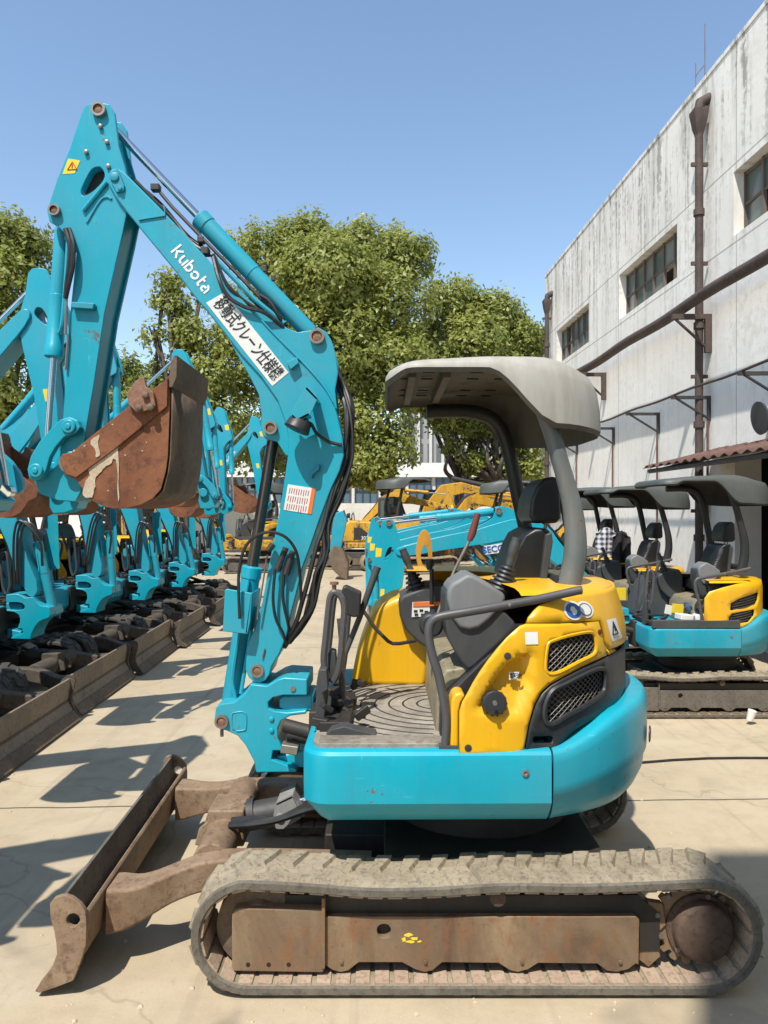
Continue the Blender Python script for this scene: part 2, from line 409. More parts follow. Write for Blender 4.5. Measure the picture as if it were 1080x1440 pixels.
def boom_group(root, pose=(0, 0, 0), detail=True, two_sided=False, lettered=True):
    a, b_, c_ = (rad(q) for q in pose)
    TB = lambda p: rot2(p, FOOT, a)
    TA = lambda p: TB(rot2(p, TIP, b_))
    TK = lambda p: TA(rot2(p, BPIN, c_))
    def tp(T, px, py, Y):
        q = P(px, py, Y); x, z = T((q.x, q.z)); return Vector((x, q.y, z))
    def pl(b, T, pts, Y, y0, y1, m=0, holes=()):
        b.prism([T(p) for p in S(pts, Y)], y0, y1, m, [[T(p) for p in S(h, Y)] for h in holes])
    YM = (YB0 + YB1) / 2
    # --- boom
    box = [(151, 255), (151, 245), (156, 238), (164, 236), (174, 241), (189, 256), (222, 289), (260, 329), (298, 371), (330, 408),
           (357, 440), (388, 469), (417, 497), (437, 517), (452, 535), (466, 558), (475, 585), (482, 615), (484, 640), (478, 662), (465, 690),
           (450, 730), (437, 768), (425, 800), (417, 835), (410, 861), (403, 895), (393, 920), (382, 938), (379, 949), (373, 957),
           (365, 961), (356, 959), (349, 952), (345, 942), (346, 925), (347, 911), (357, 885), (369, 846), (377, 800), (385, 760),
           (392, 725), (399, 680), (404, 645), (406, 620), (402, 596), (390, 563), (366, 529), (338, 498), (326, 482), (291, 437),
           (278, 423), (242, 376), (200, 325), (178, 298), (162, 276)]
    b = MB(); pl(b, TB, box, YB0, YB0, YB1)
    boom = b.build('boom', M['teal'], root, bevel=.007)
    lug = [(330, 400), (357, 428), (385, 449), (405, 461), (418, 466), (438, 463), (447, 459), (458, 465), (466, 478), (471, 494),
           (475, 522), (471, 548), (474, 575), (440, 570), (400, 520), (350, 450)]
    lug2 = [(315, 455), (326, 486), (350, 528), (363, 554), (367, 582), (366, 601), (369, 611), (376, 617), (389, 621), (401, 640),
            (420, 640), (420, 570), (360, 490)]
    b = MB()
    for y0, y1 in ((YB0 + .012, YB0 + .034), (YB1 - .034, YB1 - .012)):
        pl(b, TB, lug, YB0, y0, y1); b.cut(); pl(b, TB, lug2, YB0, y0, y1); b.cut()
    b.pieces('lug_plate', M['teal'], boom, bevel=.004)
    b = MB(); pl(b, TB, [(357, 466), (373, 484), (413, 507), (417, 502)], YB0, YB0 - .001, YB0)   # weld seam on the side plate
    if detail:
        b = MB()
        pl(b, TB, [(155, 243), (166, 238), (176, 262), (175, 270), (165, 272), (157, 256)], YB0, YB0 - .012, YB0 + .002)
        q = tp(TB, 161, 249, YB0 - .012); b.lathe(q, (0, -1, 0), [(0, .021), (.006, .021), (.008, .016)], 16)
        q = tp(TB, 169, 265, YB0 - .012); b.lathe(q, (0, -1, 0), [(0, .011), (.008, .011)], 6)
        b.build('lock_plate', M['teal2'], boom, bevel=.003)
        b = MB(); b.tube([tp(TB, x, y, YB0 - .004) for x, y in ((195, 309), (232, 303), (231, 290))], .004, 6); b.cut()
        b.tube([tp(TB, x, y, YB0 - .004) for x, y in cr([(352, 433), (388, 472), (430, 514), (455, 543), (469, 566)], 4)], .004, 6)
        b.pieces('weld_bead', M['teal'], boom)
        b = MB(); pl(b, TB, [(404, 511), (419, 504), (421, 512), (410, 521)], YB0, YB0 - .03, YB0); b.build('clip_bracket', M['teal'], boom, bevel=.002)
        b = MB(); pl(b, TB, [(432, 668), (450, 653), (450, 660), (440, 668), (440, 673)], YB0, YB0 - .025, YB0); b.build('hook_plate', M['teal2'], boom, bevel=.002)
        b = MB(); b.tube([tp(TB, x, y, YB0 - .006) for x, y in ((369, 925), (372, 912))], .004, 6); b.build('lug_pin', M['steel'], boom)
        # bottom stiffening plate by the foot
    x0 = TB(S([(302, 360)], YB0)[0])
    ux, uz = TB(S([(395, 543)], YB0)[0]), TB(S([(302, 426)], YB0)[0])
    d = Vector((ux[0] - uz[0], 0, ux[1] - uz[1])).normalized(); up = Vector((-d.z, 0, d.x))
    if lettered: maker_lettering(tp(TB, 269, 379, YB0 - .002), d, up, .056, 'lettering', M['letter'], boom)
    if two_sided: maker_lettering(tp(TB, 269, 379, YB0) + Vector((0, YB1 - YB0 + .002, 0)), -d, up, .056, 'lettering', M['letter'], boom)
    if detail:
        b = MB(); pl(b, TB, [(290, 426), (316, 411), (406, 524), (383, 543)], YB0, YB0 - .002, YB0 + .001)
        sign = b.build('sign_plate', M['white'], boom)
        text('移動式クレーン仕様機', .077, tp(TB, 348.5, 476.5, YB0 - .003), d, up, 'lettering', M['ink'], sign, sx=.565, bold=.0007)
        b = MB(); pl(b, TB, [(405, 681), (444, 687), (438, 723), (399, 717)], YB0, YB0 - .002, YB0 + .001)
        st = b.build('instruction_sticker', M['white'], boom)
        b = MB(); pl(b, TB, [(438.5, 686.5), (444, 687.3), (438, 723), (432.3, 722)], YB0, YB0 - .003, YB0 - .001); b.build('orange_strip', M['orange'], st)
        b = MB()
        for k in range(9):
            x = 407.5 + k * 3.3
            for seg in range(3):
                y = 686 + k * .5 + seg * 11; l = random.uniform(7, 10)
                pl(b, TB, [(x - seg * 1.8, y), (x + 1 - seg * 1.8, y), (x - .6 - seg * 1.8, y + l), (x - 1.6 - seg * 1.8, y + l)], YB0, YB0 - .003, YB0 - .001)
        b.build('printed_lines', M['red'], st)
        # work lamp on a bracket
        b = MB(); q = [(431, 543), (443, 552), (447, 560), (436, 584), (418, 592), (409, 585), (410, 577), (426, 553)]
        pl(b, TB, q, 3.15, 3.15, 3.155); pl(b, TB, [(431, 543), (447, 560), (445, 563), (429, 547)], 3.15, 3.15, YB0)
        pl(b, TB, [(409, 585), (418, 592), (436, 584), (434, 580), (418, 588), (411, 582)], 3.15, 3.15, YB0 - .04)
        lamp = b.build('lamp_bracket', M['teal'], boom, bevel=.002)
        b = MB(); q = tp(TB, 422, 590, 3.2); b.lathe(q + Vector((.01, 0, .01)), Vector((-.45, -.15, -1)), [(0, .03), (.02, .05), (.06, .058), (.062, .05)], 18)
        b.build('work_lamp', M['black'], lamp)
        b = MB(); b.tube([tp(TB, x, y, Y) for x, y, Y in cr([(424, 594, 3.2), (437, 596, 3.19), (446, 610, 3.24), (462, 621, 3.26), (481, 626, 3.27)], 5)], .008, 7)
        b.tube([tp(TB, x, y, Y) for x, y, Y in cr([(420, 588, 3.2), (414, 600, 3.2), (424, 606, 3.2), (432, 598, 3.2), (420, 596, 3.22)], 5)], .007, 7)
        b.build('lamp_cable', M['hose'], lamp)
    # --- arm
    arm_o = [(114, 160), (119, 149), (128, 145), (140, 144), (153, 146), (161, 158), (164, 180), (167, 205), (175, 232), (182, 262), (180, 290),
             (172, 330), (147, 440), (132, 540), (120, 610), (116, 650), (110, 664), (98, 668), (86, 660), (84, 640), (88, 593), (92, 533), (97, 452),
             (102, 405), (107, 356), (100, 341), (94, 331), (83, 320), (69, 311), (66, 297), (69, 286), (80, 252), (97, 211)]
    hole = cr([(141, 235), (132, 236), (125, 244), (116, 262), (114, 271), (118, 275), (129, 270), (143, 256), (147, 245)], 3, True)
    b = MB(); A0, A1 = YB0 + .022, YB1 - .022
    pl(b, TA, arm_o, A0, A0, A0 + .02, 0, [hole]); pl(b, TA, arm_o, A0, A1 - .02, A1, 0, [hole])
    arm = b.build('arm', M['teal'], root, bevel=.004)
    pts = [TA(p) for p in S(arm_o, A0)]
    b = MB()                                             # closing plates between the two side plates (set in from the edge)
    cen = np.mean(np.array(pts), 0)
    core = [(116, 170), (150, 160), (163, 215), (178, 262), (176, 290), (168, 330), (143, 440), (128, 540), (116, 610), (108, 650), (92, 650), (90, 593),
            (95, 533), (100, 452), (105, 405), (110, 356), (97, 330), (84, 310), (84, 252), (100, 211)]
    pl(b, TA, core, A0, A0 + .018, A1 - .018, 0, [hole])
    b.build('arm_box', M['teal'], arm)
    b = MB()
    pl(b, TA, [(133, 237), (140, 233), (149, 240), (142, 262), (112, 278), (111, 268)], A0 + .05, A0 + .045, A0 + .05); b.build('hole_backing', M['grime'], arm)
    if detail:
        b = MB()
        for (x0, y0, x1, y1) in ((150, 256, 117, 296),):
            b.tube([tp(TA, x0, y0, A0 - .006), tp(TA, x1, y1, A0 - .006)], .009, 8)
        b.tube([tp(TA, x, y, A0 - .001) for x, y in cr([(122, 313), (140, 283), (150, 277), (157, 280)], 4)], .006, 6)
        b.build('stop_bar', M['teal'], arm)
        b = MB()
        for x, y in ((151, 201), (122, 215), (153, 235), (142, 179)):
            b.lathe(tp(TA, x, y, A0), (0, -1, 0), [(0, .011), (.012, .011), (.015, .006)], 6); b.cut()
        b.pieces('bolt', M['steel'], arm)
        b = MB(); pl(b, TA, [(104, 427), (136, 429), (134, 437), (104, 435)], A0, A0 - .03, A0); b.build('step_plate', M['teal2'], arm, bevel=.003)
        b = MB(); pl(b, TA, [(96, 223), (113, 226), (105, 244), (88, 245)], A0, A0 - .0015, A0 + .001)
        st = b.build('warning_sticker', M['syellow'], arm)
        b = MB(); tri = [TA(p) for p in S([(102, 228), (108, 238), (95, 239)], A0)]
        for i in range(3):
            p, q = tri[i], tri[(i + 1) % 3]; b.tube([(p[0], A0 - .002, p[1]), (q[0], A0 - .002, q[1])], .0028, 4)
        p, q = TA(S([(102, 231.5)], A0)[0]), TA(S([(101.5, 236.5)], A0)[0]); b.tube([(p[0], A0 - .002, p[1]), (q[0], A0 - .002, q[1])], .003, 4)
        b.build('warning_triangle', M['orange'], st)
    else:
        b = MB(); pl(b, TA, [(88, 232), (108, 236), (102, 262), (84, 262)], A0, A0 - .0015, A0 + .001); b.cut()
        pl(b, TA, [(88, 232), (108, 236), (102, 262), (84, 262)], A0, A1 - .001, A1 + .0015); b.cut()
        pl(b, TA, [(112, 420), (128, 422), (122, 450), (106, 448)], A0, A1 - .001, A1 + .0015); b.cut(); pl(b, TA, [(112, 420), (128, 422), (122, 450), (106, 448)], A0, A0 - .0015, A0 + .001)
        b.pieces('warning_sticker', M['syellow'], arm)
    # --- cylinders (tube and rod between their pins)
    def cyl(name, p, q, Y, rt, rr, f, tubefirst=True, rodmat='chrome'):
        p, q = Vector((p[0], Y, p[1])), Vector((q[0], Y, q[1]))
        if not tubefirst: p, q = q, p
        d = (q - p); L = d.length; d.normalize(); m = p + d * L * f
        b = MB(); b.lathe(p, d, [(.02, rt * .8), (.045, rt * .92), (.06, rt), (L * f * .55, rt), (L * f * .552, rt * 1.07), (L * f - .06, rt * 1.07), (L * f - .055, rt * 1.17), (L * f - .006, rt * 1.17), (L * f, rt * .9)], 22)
        b.lathe(p + Vector((0, -rt * .8, 0)), (0, 1, 0), [(0, rt * .95), (rt * 1.6, rt * .95)], 16)
        t = b.build(name, M['teal'], root, bevel=.002)
        b = MB(); b.cyl(m - d * .02, q, rr, 18); b.lathe(q + Vector((0, -rr * 1.4, 0)), (0, 1, 0), [(0, rr * 2.0), (rr * 2.8, rr * 2.0)], 16)
        b.build('piston_rod', M[rodmat], t)
        return t, p, q, d
    pA, pB = TB(S([(446, 474)], YB0)[0]), TA(S([(142, 158)], A0)[0])
    t, p, q, d = cyl('arm_cylinder', pA, pB, YM, .040, .0175, .57)
    if detail:
        b = MB(); side = Vector((-d.z, 0, d.x))
        if side.z > 0: side = -side
        b.tube([p + d * .15 + side * .055 + Vector((0, -.03, 0)), p + d * .9 + side * .058 + Vector((0, -.03, 0)), p + d * 1.0 + side * .05], .009, 7)
        b.box(p + d * 1.03 + side * .05, (.04, .04, .03)); b.box(p + d * .42 - side * .052, (.022, .02, .03)); b.box(p + d * .36 - side * .052, (.02, .02, .026))
        b.build('port_fitting', M['dark'], t, bevel=.004)
    pA, pB = TA(S([(78, 297)], A0)[0]), TK(S([(51, 662)], A0)[0])
    t, p, q, d = cyl('bucket_cylinder', pA, pB, YM, .036, .016, .55)
    if detail:
        b = MB(); o = Vector((.055, -.055, 0))
        b.tube(cr([p + d * .10 + o * .6, p + d * .14 + o * .95, p + d * .45 + o * 1.0, p + d * .52 + o * .8, p + d * .53 + Vector((.03, -.03, 0))], 5), .011, 8)
        b.build('feed_pipe', M['teal'], t)
        b = MB()
        for k in range(2):
            b.tube(cr([tp(TA, 92 + k * 5, 322, A0 - .02 + k * .02), tp(TA, 98 + k * 5, 345, A0 - .03), tp(TA, 97 + k * 5, 375, A0 - .035), tp(TA, 94 + k * 3, 398, A0 - .03), tp(TA, 92, 420, A0 - .02)], 5), .011, 8)
        b.build('hydraulic_hose', M['hose'], t)
        b = MB(); b.tube([tp(TA, 94, 400, A0 - .02), tp(TA, 92, 470, A0 - .02)], .006, 6); b.tube([tp(TA, 96, 470, A0 - .012), tp(TA, 92, 520, A0 - .012)], .005, 6); b.build('steel_pipe', M['steel'], t)
    # --- link and bucket
    lk = [(38, 660), (43, 641), (55, 621), (71, 603), (84, 590), (97, 586), (109, 591), (113, 601), (107, 609), (90, 615), (78, 629), (70, 643), (65, 661), (58, 672), (48, 677), (40, 671)]
    def TL(p):                                            # the link turns about its arm pin so that it meets the cylinder
        return TA(p)
    b = MB()
    for y0, y1 in ((A0 - .05, A0 - .012), (A1 + .012, A1 + .05)):
        pl(b, TL, lk, A0 - .05, y0, y1); yo = y0 - .012 if y0 < YM else y1
        for x, y in ((97, 600), (51, 662)):
            q = tp(TL, x, y, A0 - .05); b.lathe((q.x, yo, q.z), (0, 1, 0), [(0, .030), (.012, .034)], 18); b.lathe((q.x, yo - .006, q.z), (0, 1, 0), [(0, .014), (.024, .014)], 12)
        b.cut()
    link = b.pieces('tipping_link', M['teal'], root, bevel=.006)
    b = MB(); pl(b, TK, [(47, 676), (58, 668), (76, 657), (92, 640), (104, 640), (114, 660), (114, 690), (106, 706), (80, 704), (54, 694)], A0, A0 + .004, A1 - .004)
    b.lathe((TK(S([(100, 650)], A0)[0])[0], A0 - .02, TK(S([(100, 650)], A0)[0])[1]), (0, 1, 0), [(0, .048), (.23, .048)], 20)
    b.build('bucket_link', M['teal'], root, bevel=.006)
    K0, K1 = 3.12, 3.66
    side = [(84, 646), (88, 638), (100, 637), (140, 604), (187, 567), (212, 550), (230, 537), (238, 527), (238, 583), (236, 640), (233, 662), (226, 688), (214, 701), (199, 709), (180, 714), (160, 715), (143, 711), (127, 703), (107, 674), (92, 668)]
    wrap = [(239, 520), (238, 583), (236, 640), (233, 662), (226, 688), (214, 701), (199, 709), (180, 714), (160, 715), (143, 711), (127, 703), (107, 674), (100, 655)]
    b = MB(); pl(b, TK, side, K0, K0, K0 + .018); pl(b, TK, side, K0, K1 - .018, K1)
    w = [TK(p) for p in S(wrap, K0)]
    b.grid([[(x, y, z) for x, z in w] for y in (K0 + .004, K1 - .004)])
    cx, cz = TK(S([(180, 620)], K0)[0])
    w2 = [(x + (cx - x) * .07, z + (cz - z) * .07) for x, z in w]
    b.grid([[(x, y, z) for x, z in w2] for y in (K0 + .01, K1 - .01)])
    b.grid([[(w[0][0], y, w[0][1]), (w2[0][0], y, w2[0][1])] for y in (K0 + .006, K1 - .006)])
    bk = b.build('bucket', [M['rust']], root, bevel=.0, recalc=True, sharp=50)
    b = MB(); pl(b, TK, [(85, 646), (89, 639), (100, 638), (187, 568), (230, 538), (237, 531), (236, 572), (160, 634), (108, 672), (93, 667)], K0, K0 - .012, K0 + .001)
    b.build('side_doubler', M['rust'], bk, bevel=.003)
    b = MB(); lip = [(238, 528), (240, 510), (245, 499), (250, 500), (249, 530), (243, 545), (238, 545)]
    pl(b, TK, lip, K0, K0 - .004, K1 + .004); lp = b.build('cutting_edge', M['rustdark'], bk, bevel=.004)
    b = MB()
    w = [(239.5, 545), (239, 583), (237, 640), (234, 663), (227, 690), (215, 703)]
    b.grid([[(TK(p)[0] + o, y, TK(p)[1]) for p in S(w, K0)] for y, o in ((K0 + .01, .006), (K1 - .01, .006))]); b.build('back_plate', M['rustdark'], bk, solid=.006)
    b = MB(); pl(b, TK, [(182, 556), (191, 541), (200, 533), (206, 532), (209, 545), (219, 553), (222, 572), (215, 578), (196, 582), (184, 570)], K0, K0 - .035, K0 - .012)
    cut = b.build('side_cutter', M['pin'], bk, bevel=.004)
    b = MB()
    for x, y in ((205, 556), (196, 574), (212, 573)): b.lathe(tp(TK, x, y, K0 - .035), (0, -1, 0), [(0, .016), (.012, .016), (.016, .01)], 6); b.cut()
    b.pieces('bolt', M['rustdark'], cut)
    if detail:
        b = MB()
        mud = [(116, 694), (122, 676), (127, 668), (125, 658), (138, 645), (143, 637), (152, 633), (160, 626), (168, 624), (167, 633), (167.5, 700), (165.5, 700), (165, 652), (160, 646), (156, 652), (148, 656), (143, 664), (136, 672), (134, 684), (131, 698), (124, 700)]
        mud = [(x + random.uniform(-1, 1), y + random.uniform(-1, 1)) for x, y in cr(mud, 3, True)]
        pl(b, TK, mud, K0, K0 - .004, K0 + .001)
        mud2 = [(127, 622), (136, 613), (140, 613), (138, 625), (141, 640), (135, 643), (134, 632)]
        pl(b, TK, [(x + random.uniform(-.6, .6), y + random.uniform(-.6, .6)) for x, y in cr(mud2, 3, True)], K0 - .012, K0 - .015, K0 - .011)
        for x, y, r in ((104, 634, 2), (119, 627, 2), (158, 597, 1.5), (176, 640, 1.6), (206, 622, 1.2), (200, 634, 1.4), (190, 700, 1), (152, 690, 1.6)):
            yy = K0 - .012 if y < 635 - (x - 104) * .5 or r == 2 else K0; pl(b, TK, [(x + px * random.uniform(.5, 1.3), y + py * random.uniform(.5, 1.3)) for px, py in circle2((0, 0), r * .8, 9)], yy, yy - .0012, yy + .001)
        b.build('dried_mud', M['mud'], bk)
    for y, n_ in ((K0 - .02, 1),):
        pass
    pins('bucket_pin', TK, root, 98, 652, K0 + .16, .04, .02)
    # --- pins
    for T, x, y, Y, r in ((TA, 140, 156, A0, .032), (TA, 78, 297, A0, .026), (TB, 446, 474, YB0 + .012, .034), (TB, 381, 602, YB0 + .012, .030)):
        pins('pivot_pin', T, root, x, y, Y, r, .022)
    pins('pivot_pin', lambda p: p, root, 362, 943, YB0, .029, .012)
    # --- boom cylinder from the swing bracket
    pA, pB = S([(312, 1014)], 3.25)[0], TB(S([(381, 602)], YB0)[0])
    t, p, q, d = cyl('boom_cylinder', pA, pB, YM, .040, .0265, .52, True, 'rod')
    b = MB(); e = Vector((d.z, 0, -d.x)) if d.z > 0 else Vector((-d.z, 0, d.x))
    b.tube(cr([p + d * .08 + Vector((.03, -.06, 0)), p + d * .2 + Vector((.0, -.065, 0)), p + d * .5 + Vector((0, -.065, 0)), p + d * .62 + Vector((.0, -.05, 0))], 5), [.008] * 5 + [.012] * 5 + [.008] * 6, 8)
    b.tube([p + d * .1 + Vector((.05, -.05, 0)), p + d * .5 + Vector((.05, -.05, 0))], .009, 8)
    b.build('feed_pipe', M['teal'], t)
    if abs(a) < .2:
        g = [(313, 888), (316, 830), (318, 828), (355, 834), (352, 874), (348, 892)] if detail else [(313, 888), (320, 700), (325, 690), (358, 694), (352, 874), (348, 892)]
        b = MB(); b.prism([q_ for q_ in S(g, 3.22)], 3.22, 3.23); gp = [q_ for q_ in S(g, 3.22)]
        b.prism(S([(348, 892), (355, 834), (352, 834), (344, 891)], 3.22), 3.22, 3.44)
        b.build('cylinder_guard', M['teal'], root, bevel=.004)
    # --- swing bracket
    sb = [(302, 1006), (304, 994), (310, 990), (329, 988), (345, 974), (352, 962), (375, 965), (390, 956), (400, 953), (432, 955), (432, 978), (398, 978),
          (384, 981), (377, 988), (378, 996), (386, 1000), (404, 1002), (431, 999), (431, 1004), (408, 1007), (395, 1014), (391, 1024), (391, 1037), (395, 1046),
          (398, 1056), (384, 1056), (382, 1068), (398, 1074), (417, 1082), (417, 1086), (360, 1087), (357, 1071), (345, 1048), (334, 1035), (319, 1028), (307, 1025), (301, 1016)]
    b = MB(); b.prism(S(sb, 3.25), 3.25, 3.53); br = b.build('swing_bracket', M['teal'], root, bevel=.010)
    b = MB(); b.prism(S([(330, 1003), (344, 1001), (347, 1005), (346, 1024), (343, 1027), (329, 1027), (326, 1024), (327, 1006)], 3.25), 3.248, 3.252)
    b.cut(); b.tube([P(x, y, 3.249) for x, y in cr([(328, 1026), (326, 1006), (331, 1002), (345, 1003), (346, 1023), (342, 1027)], 3, True)], .004, 6)
    for x, y in ((382, 1011), (382, 1027)):
        b.cut(); b.lathe(P(x, y, 3.25), (0, -1, 0), [(0, .012), (.006, .012), (.008, .007)], 8)
    b.pieces('cast_relief', M['teal'], br, bevel=.003)
    b = MB(); q = P(414, 955, 3.39); b.lathe((q.x, 3.39, q.z - .005), (0, 0, 1), [(0, .055), (.015, .055), (.02, .04)], 20); b.lathe(P(412, 968, 3.25), (0, -1, 0), [(0, .012), (.006, .012)], 10)
    b.build('swing_pin', M['steel'], br)
    pins('pivot_pin', lambda p: p, root, 312, 1014, 3.25, .030, .016)
    b = MB(); b.lathe(P(312, 1026, 3.26), (0, 0, -1), [(0, .008), (.03, .008)], 8); b.build('grease_nipple', M['steel'], br)
    # --- hoses
    if detail:
        base = [(446, 462, .09), (462, 500, .12), (478, 540, .10), (487, 575, .06), (490, 612, .04), (487, 648, .04), (474, 692, .02), (459, 735, 0), (448, 775, -.02), (434, 815, -.03), (428, 850, -.02), (420, 880, 0), (402, 905, .04)]
        for k in range(7):
            o = random.uniform(-4, 9); oy = random.uniform(-.05, .14); sag = random.uniform(0, 10); r = random.choice((.007, .009, .011))
            j = [(x + o * (1 - abs(i - 6) / 12) + random.uniform(-3, 3) + (sag if 7 < i < 11 else 0), y + random.uniform(-6, 6), YB0 + .02 + Yo + oy) for i, (x, y, Yo) in enumerate(base)]
            if k > 6: j = j[:4] + [(j[4][0] + 6, j[4][1], j[4][2]), (j[5][0] + 9, j[5][1], j[5][2])] + j[6:]
            b = MB(); b.tube([tp(TB, *q) for q in cr(j, 4)], r, 7); b.build('hydraulic_hose', M['hose'], root)
        for pts in ([(337, 870, 3.20), (336, 805, 3.19), (347, 766, 3.19), (372, 749, 3.19), (398, 753, 3.19), (415, 772, 3.20), (421, 800, 3.22), (424, 850, 3.25)],
                    [(387, 800, 3.24), (384, 840, 3.24), (388, 870, 3.25), (398, 890, 3.26), (402, 905, 3.28)],
                    [(400, 795, 3.25), (398, 840, 3.25), (404, 872, 3.26), (408, 890, 3.3)]):
            b = MB(); b.tube([tp(TB, *q) for q in cr(pts, 5)], .0068, 7); b.build('hydraulic_hose', M['hose'], root)
        b = MB()
        for (x0, y0, x1, y1) in ((402, 770, 390, 802), (412, 775, 402, 808), (384, 765, 377, 775)): b.tube([tp(TB, x0, y0, 3.25), tp(TB, x1, y1, 3.25)], [.014, .014], 8); b.cut()
        b.pieces('hose_fitting', M['dark'], root)
        b = MB(); b.tube([tp(TB, 376, 780, 3.245), tp(TB, 362, 868, 3.25)], .004, 6); b.build('steel_pipe', M['steel'], root)
        for k, pts in enumerate(([(190, 254, 3.36), (215, 280, 3.37), (245, 310, 3.38), (270, 342, 3.36), (300, 360, 3.33)],
                    [(300, 362, 3.30), (309, 395, 3.262), (322, 418, 3.262), (345, 432, 3.262), (372, 440, 3.266), (400, 462, 3.3)],
                    [(188, 256, 3.40), (225, 286, 3.41), (262, 330, 3.40), (290, 352, 3.38), (330, 392, 3.36), (372, 440, 3.36)],
                    [(300, 358, 3.32), (318, 398, 3.28), (342, 422, 3.29), (370, 440, 3.30), (398, 460, 3.33)],
                    [(366, 415, 3.34), (380, 425, 3.34), (392, 445, 3.34), (402, 462, 3.36)])):
            b = MB(); b.tube([tp(TB, *q) for q in cr(pts, 6)], .009, 7); b.build('hydraulic_hose', M['hose'], root)
        b = MB(); b.tube([tp(TB, 303, 365, 3.34), tp(TB, 358, 421, 3.34), tp(TB, 400, 455, 3.35)], .011, 8); b.build('steel_pipe', M['teal'], root)
        b = MB(); b.box(tp(TB, 289, 354, 3.33), (.035, .05, .035)); b.box(tp(TB, 283, 338, 3.37), (.03, .04, .03)); b.build('hose_clamp', M['dark'], root, bevel=.005)
    else:
        for k in range(3):
            y = YB1 + .03 if two_sided else YB0 - .03
            b = MB(); b.tube([tp(TB, x, yy, y + k * .01) for x, yy in cr([(400 + k * 6, 905), (395 + k * 8, 830), (385 + k * 9, 760), (360 + k * 12, 742 - k * 4), (338, 790), (335, 860)], 5)], .011, 6); b.build('hydraulic_hose', M['hose'], root)
        b = MB()
        for k in range(3): b.tube([tp(TB, x, yy, YM + (k - 1) * .04) for x, yy in cr([(446, 462), (480, 545), (494, 620), (475, 695), (447, 775), (426, 850), (402, 905)], 4)], .014, 6)
        b.build('hose_bundle', M['hose'], root)
    return TB, TA, TK
# ------------------------------------------------------------------ undercarriage
def track_loop():
    inn = []
    c1, r1 = (-.478, .214), .168; c2, r2 = (1.128, .216), .170
    for k in range(13):
        a = rad(90 + 180 * k / 12); inn.append((c1[0] + r1 * math.cos(a), c1[1] + r1 * math.sin(a)))
    inn += [(x, .046) for x in (-.2, .1, .4, .7, .95)]
    for k in range(13):
        a = rad(-90 + 180 * k / 12); inn.append((c2[0] + r2 * math.cos(a), c2[1] + r2 * math.sin(a)))
    inn += [(.95, .378), (.70, .370), (.42, .372), (.18, .358), (-.05, .355), (-.25, .370)]
    L = cr(inn, 8, True); A = np.array(L + [L[0]]); s = np.concatenate([[0], np.cumsum(np.hypot(*np.diff(A, axis=0).T))])
    def at(t):
        t = (t % 1.0) * s[-1]; return np.array([np.interp(t, s, A[:, 0]), np.interp(t, s, A[:, 1])])
    return at, s[-1]
LOOP, LLEN = track_loop()
def loop_frame(t):
    p = LOOP(t); q = LOOP(t + .002) - LOOP(t - .002); q /= np.hypot(*q); return p, q, np.array([q[1], -q[0]])   # outward normal
def make_track(root, y0, y1, dx, mats, detail=True):
    b = MB(); N = 150 if detail else 70; rows = []
    for i in range(N):
        p, t, n = loop_frame(i / N); th = .034; p = p + np.array([dx, 0])
        o = p + n * th
        rows.append([(p[0], y0 + .008, p[1]), (p[0] + n[0] * .006, y0, p[1] + n[1] * .006), (o[0] - n[0] * .006, y0, o[1] - n[1] * .006), (o[0], y0 + .01, o[1]),
                     (o[0], y1 - .01, o[1]), (o[0] - n[0] * .006, y1, o[1] - n[1] * .006), (p[0] + n[0] * .006, y1, p[1] + n[1] * .006), (p[0], y1 - .008, p[1])])
    rows.append(rows[0]); b.grid(rows, 0, True)
    for i, f in enumerate(b.f):
        j = i % 8; b.mi[i] = 1 if j in (0, 1, 2) else 0
    nl = 40 if detail else 34; w = (y1 - y0); rnd = random.Random(3)
    for i in range(nl):                                  # staggered slanted lugs
        for h in (0, 1):
            t0 = (i + .5 * h) / nl; vs = []
            ya, yb = (y0 + .016, y0 + w * .52) if h == 0 else (y0 + w * .46, y1 - .016)
            jit = rnd.uniform(-.0005, .0005); hh = .014 + rnd.uniform(-.003, .003)
            for lvl in (0, 1):
                for (yy, sk) in ((ya, 0.0), (yb, .0085)):
                    if h == 1: sk = .0085 if yy == ya else 0.0
                    for e in (-1, 1):
                        hw = (.0082 if yy in (y0 + .016, y1 - .016) else .0062) if lvl == 0 else (.0066 if yy in (y0 + .016, y1 - .016) else .0040)
                        p, q, n = loop_frame(t0 + sk + jit + e * hw * 40 / nl); o = p + n * (.032 if lvl == 0 else .034 + hh)
                        inset = .0 if lvl == 0 else .008
                        vs.append((o[0] + dx, yy + (inset if yy == ya else -inset), o[1]))
            b.add(vs, [(0, 1, 3, 2), (4, 6, 7, 5), (0, 4, 5, 1), (2, 3, 7, 6), (0, 2, 6, 4), (1, 5, 7, 3)], 0)
    o = b.build('rubber_track', mats[:2], root, bevel=0, sharp=30)
    b = MB(); n2 = 62 if detail else 40
    for i in range(n2):                                  # inner steel links
        t0 = (i + .5) / n2; vs = []
        for lvl, d in ((0, .004), (1, -.007)):
            for yy in (y0 + .012, y1 - .012):
                for e in (-1, 1):
                    p, q, n = loop_frame(t0 + e * (.0066 if lvl == 0 else .0058) * 62 / n2); c = p + n * d; vs.append((c[0] + dx, yy, c[1]))
        b.add(vs, [(0, 1, 3, 2), (4, 6, 7, 5), (0, 4, 5, 1), (2, 3, 7, 6), (0, 2, 6, 4), (1, 5, 7, 3)], 0)
    b.build('track_link', mats[2], o)
    return o
